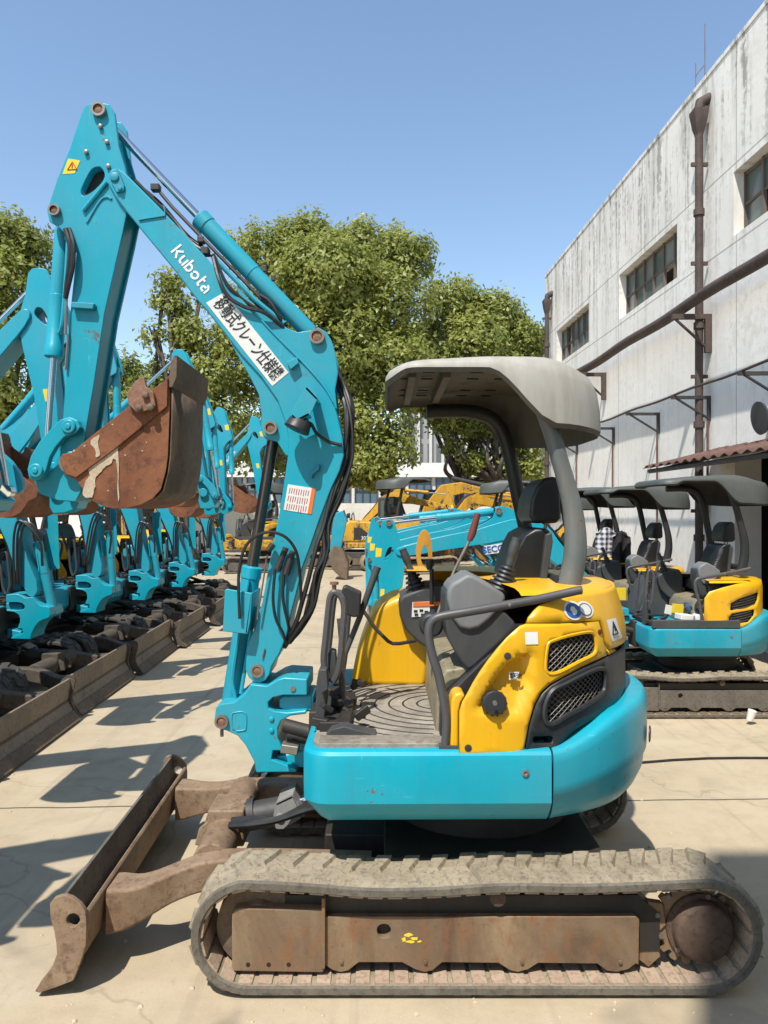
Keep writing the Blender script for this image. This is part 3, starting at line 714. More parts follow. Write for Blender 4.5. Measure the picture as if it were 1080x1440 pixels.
def undercarriage(root, mats, fm, detail=True, blade=True, bm=('blade', 'bladein')):
    for side in (0, 1):
        y0 = 2.59 if side == 0 else 3.89; dx = 0 if side == 0 else -.05; y1 = y0 + .25
        make_track(root, y0, y1, dx, mats, detail)
        ny = lambda d: (y0 + d) if side == 0 else (y1 - d)
        def pr(b, px, d0, d1, m=0, holes=()):
            pts = [(x + dx, z) for x, z in S(px, 2.66)]; a, c = sorted((ny(d0), ny(d1)))
            b.prism(pts, a, c, m, [[(x + dx, z) for x, z in S(h, 2.66)] for h in holes])
        b = MB()
        fr = [(448, 1289), (460, 1287), (893, 1287), (898, 1292), (897, 1362), (893, 1360), (882, 1369), (866, 1373), (852, 1371), (839, 1360), (756, 1359), (742, 1369), (728, 1373), (716, 1370), (700, 1359), (622, 1358), (609, 1370), (596, 1373), (584, 1369), (565, 1358),
              (505, 1358), (491, 1370), (478, 1373), (468, 1370), (456, 1361), (448, 1361)]
        fr = [(x, 1287 + (y - 1287) * .905) for x, y in fr]
        hole = circle2((540, 1307), 10, 16)
        pr(b, fr, .06, .10, 0, [hole])
        f_ = b.build('track_frame', fm, root, bevel=.003)
        b = MB(); a, c = sorted((ny(.085), ny(.19)))
        b.prism([(x + dx, z) for x, z in S([(400, 1262), (900, 1262), (930, 1290), (930, 1340), (400, 1350)], 2.66)], a, c); b.build('frame_core', M['grime'], f_)  # dark colour paints the shade in the frame's upper recess and hole
        b = MB(); a, c = sorted((ny(.048), ny(.17)))
        q = S([(326, 1285), (331, 1279), (340, 1277), (454, 1279), (456, 1283), (456, 1366), (453, 1368), (330, 1366), (326, 1362)], 2.64)
        b.prism([(x + dx, z) for x, z in q], a, c); g = b.build('tensioner_cover', fm, f_, bevel=.006)
        b = MB()
        b.bx(S([(455, 0)], 2.64)[0][0] + dx - .006, S([(455, 0)], 2.64)[0][0] + dx + .006, *sorted((ny(.04), ny(.15))), .085, .335)
        b.build('cover_flange', fm, f_, bevel=.002)
        if detail and side == 0:
            b = MB()
            for x in (349, 378, 406): b.lathe(P(x, 1356, 2.64), (0, -1, 0), [(-.002, .008), (.003, .008)], 10); b.cut()
            b.pieces('drain_hole', M['ink'], f_)
            b = MB()
            for x, y, w_, h_, s_ in ((568, 1321, 5, 5, 1), (574, 1315, 9, 4, 2), (583, 1320, 8, 4, 3), (590, 1324, 5, 2, 4), (577, 1324, 9, 3, 5)):
                rr = random.Random(s_); b.prism(S([(x + px * rr.uniform(.6, 1.2), y + py * rr.uniform(.5, 1.2)) for px, py in [(q[0] * w_ * .7, q[1] * h_ * .7) for q in circle2((0, 0), 1, 9)]], 2.65), 2.6490, 2.6505)
            b.build('sticker_remains', M['syellow'], f_)
        b = MB()
        for x in (481, 597, 730, 866):
            X = S([(x, 0)], 2.7)[0][0] + dx
            for d0, d1, r in ((.095, .12, .052), (.12, .14, .046), (.14, .165, .052)): b.cyl((X, ny(d0), .090), (X, ny(d1), .090), r, 18)
            b.cyl((X, ny(.052), .10), (X, ny(.06), .10), .008, 6); b.cut()
        b.pieces('track_roller', M['rustdark'], f_, bevel=.002)
        b = MB(); X = S([(697, 0)], 2.68)[0][0] + dx
        b.lathe((X, ny(.06), .338), (0, 1 if side == 0 else -1, 0), [(-.03, .016), (-.028, .028), (.0, .030), (.03, .034), (.10, .034)], 18); b.build('carrier_roller', M['drum'], f_)
        b = MB(); b.lathe((-.452 + dx, ny(.06), .21), (0, 1 if side == 0 else -1, 0), [(0, .06), (.01, .09), (.03, .10), (.032, .155), (.10, .158), (.15, .13)], 30); b.build('front_idler', M['rustdark'], f_)
        b = MB(); sp = []                                 # toothed sprocket
        for k in range(18):
            for da, r in ((0, .150), (4, .150), (7, .128), (13, .128), (16, .150)):
                a = rad(k * 20 + da); sp.append((1.125 + dx + r * math.cos(a), .212 + r * math.sin(a)))
        a, c = sorted((ny(.10), ny(.125))); b.prism(sp, a, c); s_ = b.build('sprocket', fm, f_, bevel=.002)
        b = MB(); dd = 1 if side == 0 else -1
        b.lathe((1.145 + dx, ny(.035), .205), (0, dd, 0), [(0, .088), (.008, .100), (.014, .104), (.05, .106), (.052, .122), (.09, .122)], 28)
        m_ = b.build('drive_motor', M['drum'], f_, bevel=.002)
        b = MB()
        for k in range(9):
            a = rad(40 * k + 10); b.cyl((1.10 + dx + .112 * math.cos(a), ny(.082), .232 + .112 * math.sin(a)), (1.10 + dx + .112 * math.cos(a), ny(.1), .232 + .112 * math.sin(a)), .010, 6); b.cut()
        b.pieces('bolt', M['steel'], m_)
        b = MB()
        pr(b, [(896, 1290), (915, 1272), (935, 1275), (940, 1305), (925, 1320), (932, 1350), (915, 1365), (898, 1352)], .09, .12); b.build('scraper_plate', fm, f_, bevel=.003)
    b = MB(); b.bx(.0, .85, 2.80, 3.95, .22, .40); b.lathe((.42, 3.365, .38), (0, 0, 1), [(0, .40), (.12, .40), (.13, .46), (.2, .46)], 40)
    b.bx(-.25, .05, 3.1, 3.65, .2, .36)
    b.build('car_body', M['grime'], root, bevel=.01)
    if not blade: return
    # --- dozer blade: profile in (x,z), from near end to far end
    YN, YF, SX = 2.60, 4.12, -.05 / 1.52
    def bl(pts, ya, yb, mat=None, b=None):
        b = b or MB(); n = len(pts); vs = []
        for y in (ya, yb): vs += [(x + (y - YN) * SX, y, z) for x, z in pts]
        return b.add(vs, [tuple(range(n)), tuple(range(2 * n - 1, n - 1, -1))] + [(i, i + n, (i + 1) % n + n, (i + 1) % n) for i in range(n)])
    end = [(70, 1271), (76, 1263), (84, 1260), (92, 1259), (101, 1262), (113, 1271), (120, 1281), (122, 1300), (121, 1330), (113, 1355), (103, 1379), (80, 1388), (56, 1396), (49, 1394), (58, 1379), (72, 1362), (80, 1342), (79, 1325), (76, 1308), (71, 1290)]
    E = S(end, YN); hc = S([(103, 1294)], YN)[0]; hole = circle2(hc, .024, 16)
    front = S([(86, 1261), (84, 1280), (88, 1308), (92, 1330), (88, 1345), (76, 1366), (50, 1395)], YN)
    sheet = front + [(x + .016, z + .004) for x, z in reversed(front)]
    b = MB(); bl(sheet, YN + .014, YF - .014, b=b)
    bd = b.build('dozer_blade', M[bm[1]], root, bevel=.003)
    b = MB(); b.prism(E, YN - .002, YN + .018, 0, [hole]); b.build('blade_end_plate', M[bm[0]], bd, bevel=.003)
    b = MB(); b.prism([(x + SX * 1.52, z) for x, z in E], YF - .018, YF + .002, 0, [[(x + SX * 1.52, z) for x, z in hole]]); b.build('blade_end_plate', M[bm[0]], bd, bevel=.003)
    q = S([(91, 1330), (118, 1283), (123, 1288), (122, 1300), (117, 1345), (96, 1372), (88, 1350)], YN)
    b = MB(); bl(q, YN + .018, YF - .018, b=b); b.build('stiffener_beam', M[bm[0]], bd, bevel=.006)
    q = S([(72, 1366), (78, 1368), (58, 1395), (48, 1396)], YN); b = MB(); bl(q, YN + .02, YF - .02, b=b); b.build('cutting_edge', M['rustdark'], bd, bevel=.002)
    # push arms: curved inward from the blade then straight back
    for ys, off in ((2.90, 1), (3.80, -1)):
        b = MB(); xb = -1.03 + (ys - YN) * SX
        path = [(xb, ys - off * .06, .21), (xb + .10, ys - off * .05, .22), (xb + .24, ys + off * .02, .26), (xb + .36, ys + off * .045, .285), (xb + .55, ys + off * .05, .29), (-.05, ys + off * .05, .28)]
        pts = cr(path, 5); rows = []
        for i, p in enumerate(pts):
            k = i / (len(pts) - 1); h = .085 - .025 * smooth(0, .4, k); w = .075 - .02 * smooth(0, .4, k)
            rows.append([(p[0], p[1] - w, p[2] - h), (p[0], p[1] + w, p[2] - h), (p[0], p[1] + w, p[2] + h), (p[0], p[1] - w, p[2] + h)])
        b.grid(rows, 0, True); b.add(rows[0], [(0, 1, 2, 3)]); b.add(rows[-1], [(0, 1, 2, 3)])
        b.build('push_arm', M[bm[0]], bd, bevel=.014, seg=3)
    b = MB(); b.tube([(-.70, 2.98, .30), (-.70, 3.75, .30)], .075, 14); b.box((-.69, 3.32, .33), (.16, .20, .16)); b.build('cross_tube', M[bm[0]], bd, bevel=.01)
    b = MB()
    for y in (3.24, 3.38):
        b.prism(S([(270, 1195), (276, 1172), (290, 1160), (330, 1160), (336, 1180), (330, 1200)], 3.2), y, y + .03)
    b.cyl((-.74, 3.20, .33), (-.74, 3.44, .33), .03, 16); b.build('clevis', M[bm[0]], bd, bevel=.006)
    b = MB(); b.cyl((-.72, 3.30, .33), (-.42, 3.30, .385), .062, 20); b.cyl((-.60, 3.30, .36), (-.57, 3.30, .366), .068, 20); cy = b.build('blade_cylinder', M['dark'], bd)
    b = MB(); b.cyl((-.43, 3.30, .40), (-.05, 3.30, .52), .024, 18); b.build('piston_rod', M['chrome'], cy)
    b = MB(); g = S([(384, 1148), (388, 1130), (411, 1119), (424, 1150), (398, 1166), (388, 1166)], 3.2); b.prism(g, 3.20, 3.212)
    b.prism(S([(388, 1130), (411, 1119), (413, 1122), (389, 1133)], 3.2), 3.2, 3.36); b.lathe(P(394, 1149, 3.2), (0, -1, 0), [(0, .018), (.01, .018), (.012, .01)], 12)
    b.prism(S([(411, 1119), (424, 1150), (428, 1150), (414, 1124)], 3.2), 3.212, 3.36)
    b.build('rod_guard', M['guard'], cy, bevel=.003)
    b = MB()
    for k in range(2): b.tube(cr([(-.66, 3.16 + k * .05, .37), (-.56, 3.14 + k * .05, .385), (-.45, 3.15, .40), (-.3, 3.17 + k * .05, .44), (-.15, 3.2, .42), (0, 3.2, .40)], 5), .016, 8)
    b.build('hydraulic_hose', M['hose'], bd)
# ------------------------------------------------------------------ upper structure
BC, BR = (.433, 3.365), .72                              # swing circle of the base
HC, HR = (.36, 3.365), .695                              # and of the hood
def hood_pt(u, z, off=0.0, C=HC, R=HR):
    """(u,z) on the hood's outside: straight along the near side, then round the tail, then back along the far side"""
    ins = off + (.16 * max(0, z - 1.20) ** 1.6 * 4 if z > 1.2 else 0.0)
    r = R - ins
    arc = math.pi * R
    if u < C[0]: return Vector((u, C[1] - r, z))
    if u > C[0] + arc: return Vector((C[0] - (u - C[0] - arc), C[1] + r, z))
    t = (u - C[0]) / R
    return Vector((C[0] + r * math.sin(t), C[1] - r * math.cos(t), z))
def hood_uv(px, py, C=HC, R=HR):
    k = (px - 540.0) / F
    Y = C[1] - R
    if k * Y <= C[0]: return (k * Y, CAM_H - (py - 720.0) / F * Y)
    A = k * k + 1; B = -2 * (k * C[0] + C[1]); Cc = C[0] ** 2 + C[1] ** 2 - R * R; D = B * B - 4 * A * Cc
    if D < 0: t = math.atan2(1, k) * 0 + math.pi / 2 - math.atan(k); Y = C[1] - R * math.cos(t)
    else: Y = (-B - math.sqrt(D)) / (2 * A); t = math.atan2(k * Y - C[0], C[1] - Y)
    return (C[0] + t * R, CAM_H - (py - 720.0) / F * Y)
UTOT = 2 * HC[0] + math.pi * HR
def sheet(name, outline, holes, mat, parent, step=.03, thick=.012, off=0.0, dent=None, C=HC, R=HR, bevel=0):
    V, T = cdt(outline, holes, step); b = MB()
    b.add([hood_pt(u, z, off + (dent((u, z)) if dent else 0), C, R) for u, z in V], T)
    return b.build(name, mat, parent, recalc=True, sharp=50, solid=thick)
def mesh_grille(name, poly, parent, pitch=.021, r=.0016, off=.006, mat=None):
    b = MB(); us = [p[0] for p in poly]; zs = [p[1] for p in poly]; h = (max(us) - min(us)) + (max(zs) - min(zs))
    for sgn in (1, -1):
        c = -h
        while c < h * 2:
            run = []; k = 0
            while k <= 90:
                u = min(us) + (max(us) - min(us)) * k / 90; z = min(zs) + sgn * (u - min(us)) * .75 + c - (0 if sgn > 0 else 0)
                if inside((u, z), poly): run.append(hood_pt(u, z, off))
                else:
                    if len(run) > 1: b.tube(run[::3] + ([run[-1]] if (len(run) - 1) % 3 else []), r, 4, caps=False)
                    run = []
                k += 1
            if len(run) > 1: b.tube(run[::3] + ([run[-1]] if (len(run) - 1) % 3 else []), r, 4, caps=False)
            c += pitch
    return b.build(name, mat or M['wire'], parent)
def loft(b, outline, prof, m=0, ztop=None):
    """rings of a plan outline: prof = (z, inset); the outline is moved inwards along its normals"""
    n = len(outline); A = np.array(outline); rows = []
    T = np.roll(A, -1, 0) - np.roll(A, 1, 0); T /= np.linalg.norm(T, axis=1)[:, None] + 1e-9; Nn = np.stack([T[:, 1], -T[:, 0]], 1)
    area = sum(A[i - 1][0] * A[i][1] - A[i][0] * A[i - 1][1] for i in range(n))
    if area < 0: Nn = -Nn
    for i in range(n):                                   # keep the butt joint at the counterweight square
        if A[i][0] > .59: Nn[i] = (0, 0) if abs(A[i][1] - 3.365) < .69 else (0, 1 if A[i][1] > 3.365 else -1)
    for z, ins in prof:
        rows.append([(A[i][0] - Nn[i][0] * ins, A[i][1] - Nn[i][1] * ins, z if ztop is None else ztop(A[i], z)) for i in range(n)])
    b.grid(rows, m, True); o = len(b.v)
    b.add(rows[0], [tuple(range(n - 1, -1, -1))], m); b.add(rows[-1], [tuple(range(n))], m)
    return b
def loft_r(b, outline, prof, m, ztop):                   # rings drawn in towards the swing centre
    rows = []
    for z, ins in prof:
        r = []
        for p in outline:
            q = Vector((p[0] - BC[0], p[1] - BC[1])); L = q.length; k = (L - ins) / L if L > .5 else 1
            r.append((max(.612, BC[0] + q.x * k), BC[1] + q.y * k, ztop(p, z)))
        rows.append(r)
    n = len(outline); b.grid(rows, m, True); b.add(rows[0], [tuple(range(n - 1, -1, -1))], m); b.add(rows[-1], [tuple(range(n))], m)
    return b
def dense(pts, step=.03):
    out = []
    for i in range(len(pts)):
        a, c = Vector(pts[i]), Vector(pts[(i + 1) % len(pts)]); k = max(1, int((c - a).length / step))
        out += [tuple(a.lerp(c, j / k)) for j in range(k)]
    return out

def upper(root, style='main', detail=True, blue='teal', canopymat='canopy', postmat='post'):
    # --- blue base: front platform and side skirts
    front = [(-.20, 2.645), (.602, 2.645), (.602, 4.085), (-.20, 4.085), (-.285, 4.03), (-.305, 3.95), (-.305, 2.80), (-.285, 2.69)]
    front = [(-.235, 2.652), (-.20, 2.645), (.602, 2.655), (.602, 4.075), (-.20, 4.085), (-.235, 4.078), (-.27, 4.055), (-.293, 4.02), (-.30, 3.97), (-.30, 2.76), (-.293, 2.71), (-.27, 2.675)]
    b = MB(); loft(b, dense(front, .06), [(.572, .088), (.590, .062), (.650, .010), (.664, .001), (.70, 0), (.815, 0), (.835, .004), (.846, .016), (.850, .03)])
    base = b.build('base_frame', M[blue], root, sharp=24)
    b = MB()
    b.lathe(P(739, 1087, 2.652), (0, -1, 0), [(0, .013), (.004, .013), (.005, .007), (.001, .005)], 14); b.build('bolt', M['steel'], base)
    # --- counterweight round the tail
    tail = [(.612, BC[1] - math.sqrt(BR ** 2 - .179 ** 2))] + [(BC[0] + BR * math.sin(rad(t)), BC[1] - BR * math.cos(rad(t))) for t in range(18, 163, 4)] + [(.612, BC[1] + math.sqrt(BR ** 2 - .179 ** 2))]
    inner = [(.612, BC[1] + .3), (.612, BC[1] - .3)]
    def ztop(p, z):
        t = math.degrees(math.atan2(p[0] - BC[0], abs(BC[1] - p[1]) + 1e-6)); up = .105 * smooth(13, 46, t) + .015 * smooth(40, 70, t)
        k = (z - .575) / (.845 - .575); return .575 + (.27 + up) * k - .01 * smooth(20, 60, t) * (1 - k)
    b = MB(); loft_r(b, tail + inner, [(.575, .075), (.60, .045), (.64, .018), (.675, .012), (.688, .002), (.72, 0), (.80, .0), (.828, .003), (.840, .012), (.845, .026), (.843, .07)], 0, ztop)
    cw = b.build('counterweight', M[blue], root, sharp=45)
    if detail:
        b = MB(); t = rad(66); q = Vector((BC[0] + (BR + .010) * math.sin(t), BC[1] - (BR + .010) * math.cos(t), .79)); b.lathe(q, (math.sin(t), -math.cos(t), 0), [(0, .034), (.004, .034), (.006, .026)], 18); b.build('tail_reflector', M['black'], cw)
    # --- floor mat
    if detail:
        fl = [(-.255, 2.70), (.20, 2.70), (.20, 3.64), (-.26, 3.64)]
        b = MB(); b.vprism(rrect(-.262, .235, 2.70, 3.66, .05), .846, .862)
        c = (.245, 3.27)
        for k in range(9):
            r = .10 + k * .062
            arc = [(c[0] + r * math.cos(rad(t)), c[1] + r * .95 * math.sin(rad(t)), .863) for t in range(95, 268, 7)]
            arc = [p for p in arc if -.25 < p[0] < .225 and 2.72 < p[1] < 3.65]
            if len(arc) > 2: b.tube([(x_, y_, .8605) for x_, y_, z_ in arc], .0048, 5, 1)
        for k in range(7):
            y = 2.715 + k * .012; b.bx(-.24, .22, y, y + .005, .860, .868)
        b.build('floor_mat', [rubber_mat(), M['grime']], root, bevel=.0)
    # --- hood
    if style == 'main':
        yp = [(645, 1062), (646, 1000), (650, 987), (656, 977), (665, 960), (675, 944), (687, 927), (700, 911), (713, 897), (725, 887), (733, 881), (742, 878), (787, 878), (844, 874.5), (848, 905), (851, 921),
              (814, 938), (790, 951), (772, 961), (759, 973), (750, 990), (742, 1018), (734, 1062)]
        g1 = [(766, 936), (767, 920), (770, 906), (777, 901), (800, 894), (826, 889), (835, 891), (837, 900), (837, 913), (832, 921), (812, 931), (785, 945), (772, 947), (767, 943)]
        Y_ = [hood_uv(*p) for p in yp]; G1 = cr([hood_uv(*p) for p in g1], 3, True)
        rec = [hood_uv(*p) for p in [(660, 1000), (675, 978), (693, 948), (711, 928), (731, 917), (750, 911), (754, 918), (753, 960), (744, 985), (735, 1008), (722, 1012), (690, 1010)]]
        def dent(p):
            if not inside(p, rec): return 0
            lo = smooth(.93, 1.10, p[1]); return .048 * smooth(0, .03, pdist(p, rec)) * (.25 + .75 * lo)
        sp = sheet('side_panel', Y_, [G1], M['yellow'], root, .016, .014, .0, dent)
        bp = [(736.5, 1062), (744.5, 1018), (752.5, 991), (761.5, 975), (774, 963.5), (792, 953), (815, 941), (852, 923.5), (872, 912.5)]
        Bp = [hood_uv(*p) for p in bp]; zt = Bp[-1][1]; uE = HC[0] + math.pi * HR
        bt = [(878, 962), (868, 984), (850, 999), (830, 1012), (806, 1026), (794, 1037), (786, 1048), (781, 1062)]
        Bt = [hood_uv(*p) for p in bt]; zb = Bt[0][1]
        us = np.linspace(Bp[-1][0] + .05, uE - .15, 22)
        OUT = Bp + [(u, zt + .0) for u in us] + [(u, zb) for u in us[::-1]] + Bt
        g2 = [(765, 1010), (764, 1000), (767, 985), (776, 970), (792, 962), (815, 950), (835, 941), (845, 940), (849, 947), (848, 966), (843, 976), (820, 992), (796, 1005), (778, 1016), (769, 1017)]
        G2 = cr([hood_uv(*p) for p in g2], 3, True)
        sl = [hood_uv(*p) for p in [(748, 1038), (750, 1035), (774, 1034), (777, 1037), (776, 1044), (773, 1045), (750, 1045), (748, 1042)]]
        gp = sheet('grille_panel', OUT, [G2, sl], M['black'], root, .028, .014, .0)
        if detail:
            mesh_grille('wire_mesh', G1, sp); mesh_grille('wire_mesh', G2, gp)
            b = MB()
            for d in (-.0,):
                for G, c in ((G1, 0), (G2, 0)):
                    pass
            ring = [(u, z) for u, z in G2]; b.tube([hood_pt(u, z, -.008) for u, z in ring] + [hood_pt(*ring[0], -.008)], .010, 6); b.build('grille_rim', M['black'], gp)
            b = MB(); ring = G1; b.tube([hood_pt(u, z, -.004) for u, z in ring] + [hood_pt(*ring[0], -.004)], .007, 6); b.build('grille_rim', M['yellow'], sp)
            b = MB()
            for t in (70, 78):
                b.tube([hood_pt(HC[0] + rad(t) * HR, z, -.004) for z in np.linspace(zb + .01, zt - .01, 6)], .004, 5)
            for z in (zb + (zt - zb) * .36, zb + (zt - zb) * .68):
                b.tube([hood_pt(HC[0] + rad(t) * HR, z, -.004) for t in range(66, 120, 4)], .004, 5)
            b.build('panel_groove', M['dark'], gp)
        # yellow band over the panels
        tb = [(742, 876.5), (746, 869), (755, 860), (764, 853), (780, 847), (798, 842), (812, 836.5), (826, 835)]
        Tb = [hood_uv(*p) for p in tb]; ztp = Tb[-1][1]
        us2 = np.linspace(Tb[-1][0] + .06, uE + .1, 24); zlo = hood_uv(873, 908)[1] + .012
        lowb = [hood_uv(*p) for p in [(872, 909.5), (853.5, 920.5), (849, 900), (845.5, 873), (787, 876.5)]]
        OUT = Tb + [(u, ztp) for u in us2] + [(u, zlo) for u in us2[::-1]] + lowb
        hb = sheet('hood_cover', OUT, [], M['yellow'], root, .024, .012, -.004)
        # closing top of the hood
        us3 = list(np.linspace(.52, uE + .25, 40)); b = MB(); rows = []
        for off, dz in ((.0, 0), (.02, .012), (.06, .022), (.25, .03), (.5, .03)):
            rows.append([hood_pt(u, ztp, off) + Vector((0, 0, dz)) for u in us3])
        b.grid(rows); b.build('hood_top', M['yellow'], hb, sharp=60)
        # inside of the hood and the far side
        b = MB(); rows = []
        us4 = list(np.linspace(.33, UTOT - .33, 46))
        def zslope(u): x = min(hood_pt(u, 1).x, .60); return .85 + .45 * smooth(.24, .58, x)
        rows = [[hood_pt(u, .84, .075) for u in us4], [hood_pt(u, max(.86, min(1.28, zslope(u))), .075) for u in us4]]
        b.grid(rows); b.build('engine_block', M['grime'], root)
        b = MB(); far = [(UTOT - u, z) for u, z in Y_ if True]; V, T = cdt(far, [], .04); b.add([hood_pt(u, z) for u, z in V], T); b.build('side_panel', M['yellow'], root, solid=.012)
        # front pillar and the sloping cowl that carries the seat
        b = MB(); q = S([(632, 1060), (634, 985), (638, 976), (648, 972), (655, 978), (649, 988), (646, 1000), (645, 1060)], 2.70); b.prism(q, 2.69, 2.80); b.build('front_pillar', M['yellow'], root, bevel=.012, seg=3)
        if detail:
            b = MB(); q = hood_pt(*hood_uv(695, 988), .012); b.lathe(q, (.0, -1, .12), [(-.05, .036), (.0, .036), (.004, .043), (.03, .044), (.036, .040), (.038, .0)], 26)
            for k in range(14):
                a = 2 * math.pi * k / 14; b.cyl(q + Vector((.0435 * math.cos(a), -.004, .0435 * math.sin(a))), q + Vector((.0435 * math.cos(a), -.03, .0435 * math.sin(a))), .004, 6)
            b.build('fuel_cap', M['black'], sp, bevel=.002)
            b = MB(); q = hood_uv(695, 984); q = Vector((hood_pt(*q).x, 2.62, q[1])); b.lathe(q + Vector((-.006, -.008, .002)), (0, -1, 0), [(-.01, .008), (.001, .008)], 12); b.build('cap_lock', M['steel'], sp)
            def stick(name, pts, mat, par, off=-.009, hp=HC):
                uv = [hood_uv(*p) for p in pts]; V, T = cdt(uv, [], .02); b = MB(); b.add([hood_pt(u, z, off) for u, z in V], T); return b.build(name, mat, par)
            stick('white_sticker', [(738, 889), (756, 888.5), (755.5, 905.5), (738, 906)], M['white'], sp, -.010)
            st = stick('fuel_sticker', [(718.5, 946.5), (733, 946.5), (733, 958), (718.5, 958)], M['white'], sp, .022)
            X = hood_uv(726, 952); text('軽油', .022, (X[0], 2.693 - .003, X[1]), (1, 0, 0), (0, 0, 1), 'lettering', M['ink'], st, bold=.0006)
            for px, py, mt, nm in ((810, 859, 'blueprint', 'round_badge'), (827, 857.5, 'white', 'round_badge')):
                d = stick(nm, circle2((px, py), 13.2 if mt == 'blueprint' else 11.5, 24), M['white'], hb, -.013)
                stick('badge_print', circle2((px, py), 10.5, 20) if mt == 'blueprint' else circle2((px, py), 9, 20), M[mt] if mt == 'blueprint' else M['grey'], d, -.0145)
                if mt == 'white': stick('badge_print', circle2((px, py), 7.2, 20), M['white'], d, -.0155)
                else:
                    stick('badge_print', [(805, 858), (808, 853), (812, 854), (813, 857), (815, 859), (813, 864), (809, 865), (807, 861)], M['white'], d, -.016)
            w = stick('warning_sticker', [(853, 872), (866, 869), (871, 896), (857, 902)], M['white'], hb, -.012)
            b = MB(); tri = [(861, 874), (865, 890), (858, 892)]
            for i in range(3):
                p, q = hood_pt(*hood_uv(*tri[i]), -.014), hood_pt(*hood_uv(*tri[(i + 1) % 3]), -.014); b.tube([p, q], .0028, 4)
            p, q = hood_pt(*hood_uv(861.5, 880), -.014), hood_pt(*hood_uv(862, 887), -.014); b.tube([p, q], .003, 4)
            b.build('warning_triangle', M['ink'], w)
            for px, py in ((713, 922), (658, 1051)):
                b = MB(); q = hood_pt(*hood_uv(px, py), -.006); b.lathe(q, (0, -1, 0), [(0, .013), (.003, .013), (.004, .009)], 18); k_ = b.build('lock_cylinder', M['dark'], sp)
            b = MB(); q = hood_pt(*hood_uv(842, 888.5), -.008); b.lathe(q, (.5, -1, 0), [(0, .010), (.004, .010)], 14); b.build('red_mark', M['wred'], sp)
    else:
        # small machine: yellow side with two grilles on it, no black panel
        pts = [(.235, .852), (.245, 1.14), (.29, 1.20), (.42, 1.24), (.60, 1.275), (.80, 1.285), (1.02, 1.285)]
        uE = HC[0] + math.pi * HR
        OUT = pts + [(u, 1.285) for u in np.linspace(1.15, uE + .1, 18)] + [(u, .93) for u in np.linspace(uE + .1, 1.15, 18)] + [(1.0, .93), (.84, .92), (.74, .88), (.66, .852)]
        g1 = [(.50, 1.03), (.51, 1.09), (.60, 1.13), (.90, 1.18), (.93, 1.17), (.92, 1.10), (.86, 1.06), (.52, 1.02)]
        g2 = [(.48, .90), (.49, .96), (.52, .99), (.84, 1.02), (.84, .96), (.74, .90), (.50, .885)]
        sp = sheet('side_panel', OUT, [g1, g2], M['yellow'], root, .04, .014)
        b = MB()
        for g in (g1, g2):
            us = [p[0] for p in g]; zs = [p[1] for p in g]
            for k in range(9):
                z0 = min(zs) - .02 + k * .024; run = [hood_pt(u, z0 + (u - min(us)) * .12, .01) for u in np.linspace(min(us), max(us), 14) if inside((u, z0 + (u - min(us)) * .12), g)]
                if len(run) > 1: b.tube(run, .006, 5)
        b.build('grille_slats', M['dark'], sp)
        b = MB(); rows = []
        us4 = list(np.linspace(.30, UTOT - .30, 40)); b.grid([[hood_pt(u, .84, .05) for u in us4], [hood_pt(u, 1.25, .05) for u in us4]]); b.build('engine_block', M['grime'], root)
        b = MB(); us3 = list(np.linspace(.30, uE + .25, 34)); rows = [[hood_pt(u, 1.283, off) + Vector((0, 0, dz)) for u in us3] for off, dz in ((0, 0), (.03, .018), (.2, .03), (.5, .03))]
        b.grid(rows); b.build('hood_top', M['yellow'], sp)
        b = MB(); b.bx(-.27, .60, 2.66, 2.72, .85, .93); b.build('step_edge', M['dgrey'], base, bevel=.01)
    # --- seat stand and consoles
    b = MB(); b.prism([(.20, .85), (.205, 1.05), (.24, 1.10), (.62, 1.16), (.62, .85)], 2.86, 3.62); b.build('seat_stand', M['standpanel'], root, bevel=.012)
    b = MB(); b.prism([(.21, .86), (.215, 1.0), (.50, 1.28), (.60, 1.28), (.60, .86)], 2.78, 2.86); b.build('stand_side', M['black'], root, bevel=.01)
    b = MB()
    cush = S([(640, 880), (660, 862), (735, 852), (745, 868), (740, 890), (660, 900)], 3.36); b.prism([(.36, 1.17), (.37, 1.26), (.42, 1.285), (.66, 1.26), (.70, 1.20), (.68, 1.16)], 3.13, 3.60)
    seat = b.build('seat_cushion', M['seat'], root, bevel=.03, seg=3)
    b = MB(); bk = S([(709, 842), (717, 800), (726, 772), (737, 752), (752, 744), (766, 742), (775, 748), (776, 760), (770, 790), (762, 835), (758, 860), (730, 862), (712, 858)], 3.16)
    b.prism(bk, 3.15, 3.58); seatb = b.build('seat_backrest', M['seat'], root, bevel=.035, seg=4)
    b = MB(); b.prism(S([(768, 752), (776, 748), (778, 762), (772, 800), (766, 842), (757, 842), (762, 800)], 3.12), 3.12, 3.16); b.build('backrest_shell', M['dgrey'], seatb, bevel=.006)
    b = MB(); b.prism(S([(745, 725), (747, 703), (754, 685), (766, 673), (780, 669), (788, 676), (790, 728), (784, 736), (750, 736)], 3.20), 3.20, 3.52); hr = b.build('headrest', M['seat'], seatb, bevel=.03, seg=4)
    b = MB()
    for y in (3.28, 3.44): b.cyl((P(766, 750, y)), (P(768, 730, y)), .008, 8)
    b.build('headrest_post', M['steel'], hr)
    # left console
    b = MB(); dk = [(625, 833), (633, 826), (640, 840), (700, 850), (726, 877), (724, 887), (700, 915), (677, 940), (665, 945), (655, 940), (644, 925), (630, 900), (624, 866)]
    b.prism(S(dk, 2.84), 2.84, 3.04); con = b.build('left_console', M['dgrey'], root, bevel=.02, seg=3)
    b = MB(); lt = [(630, 828), (636, 820), (646, 814), (656, 808), (664, 808), (684, 818), (708, 834), (713, 842), (708, 852), (690, 872), (674, 884), (660, 887), (646, 883), (634, 866), (628, 842)]
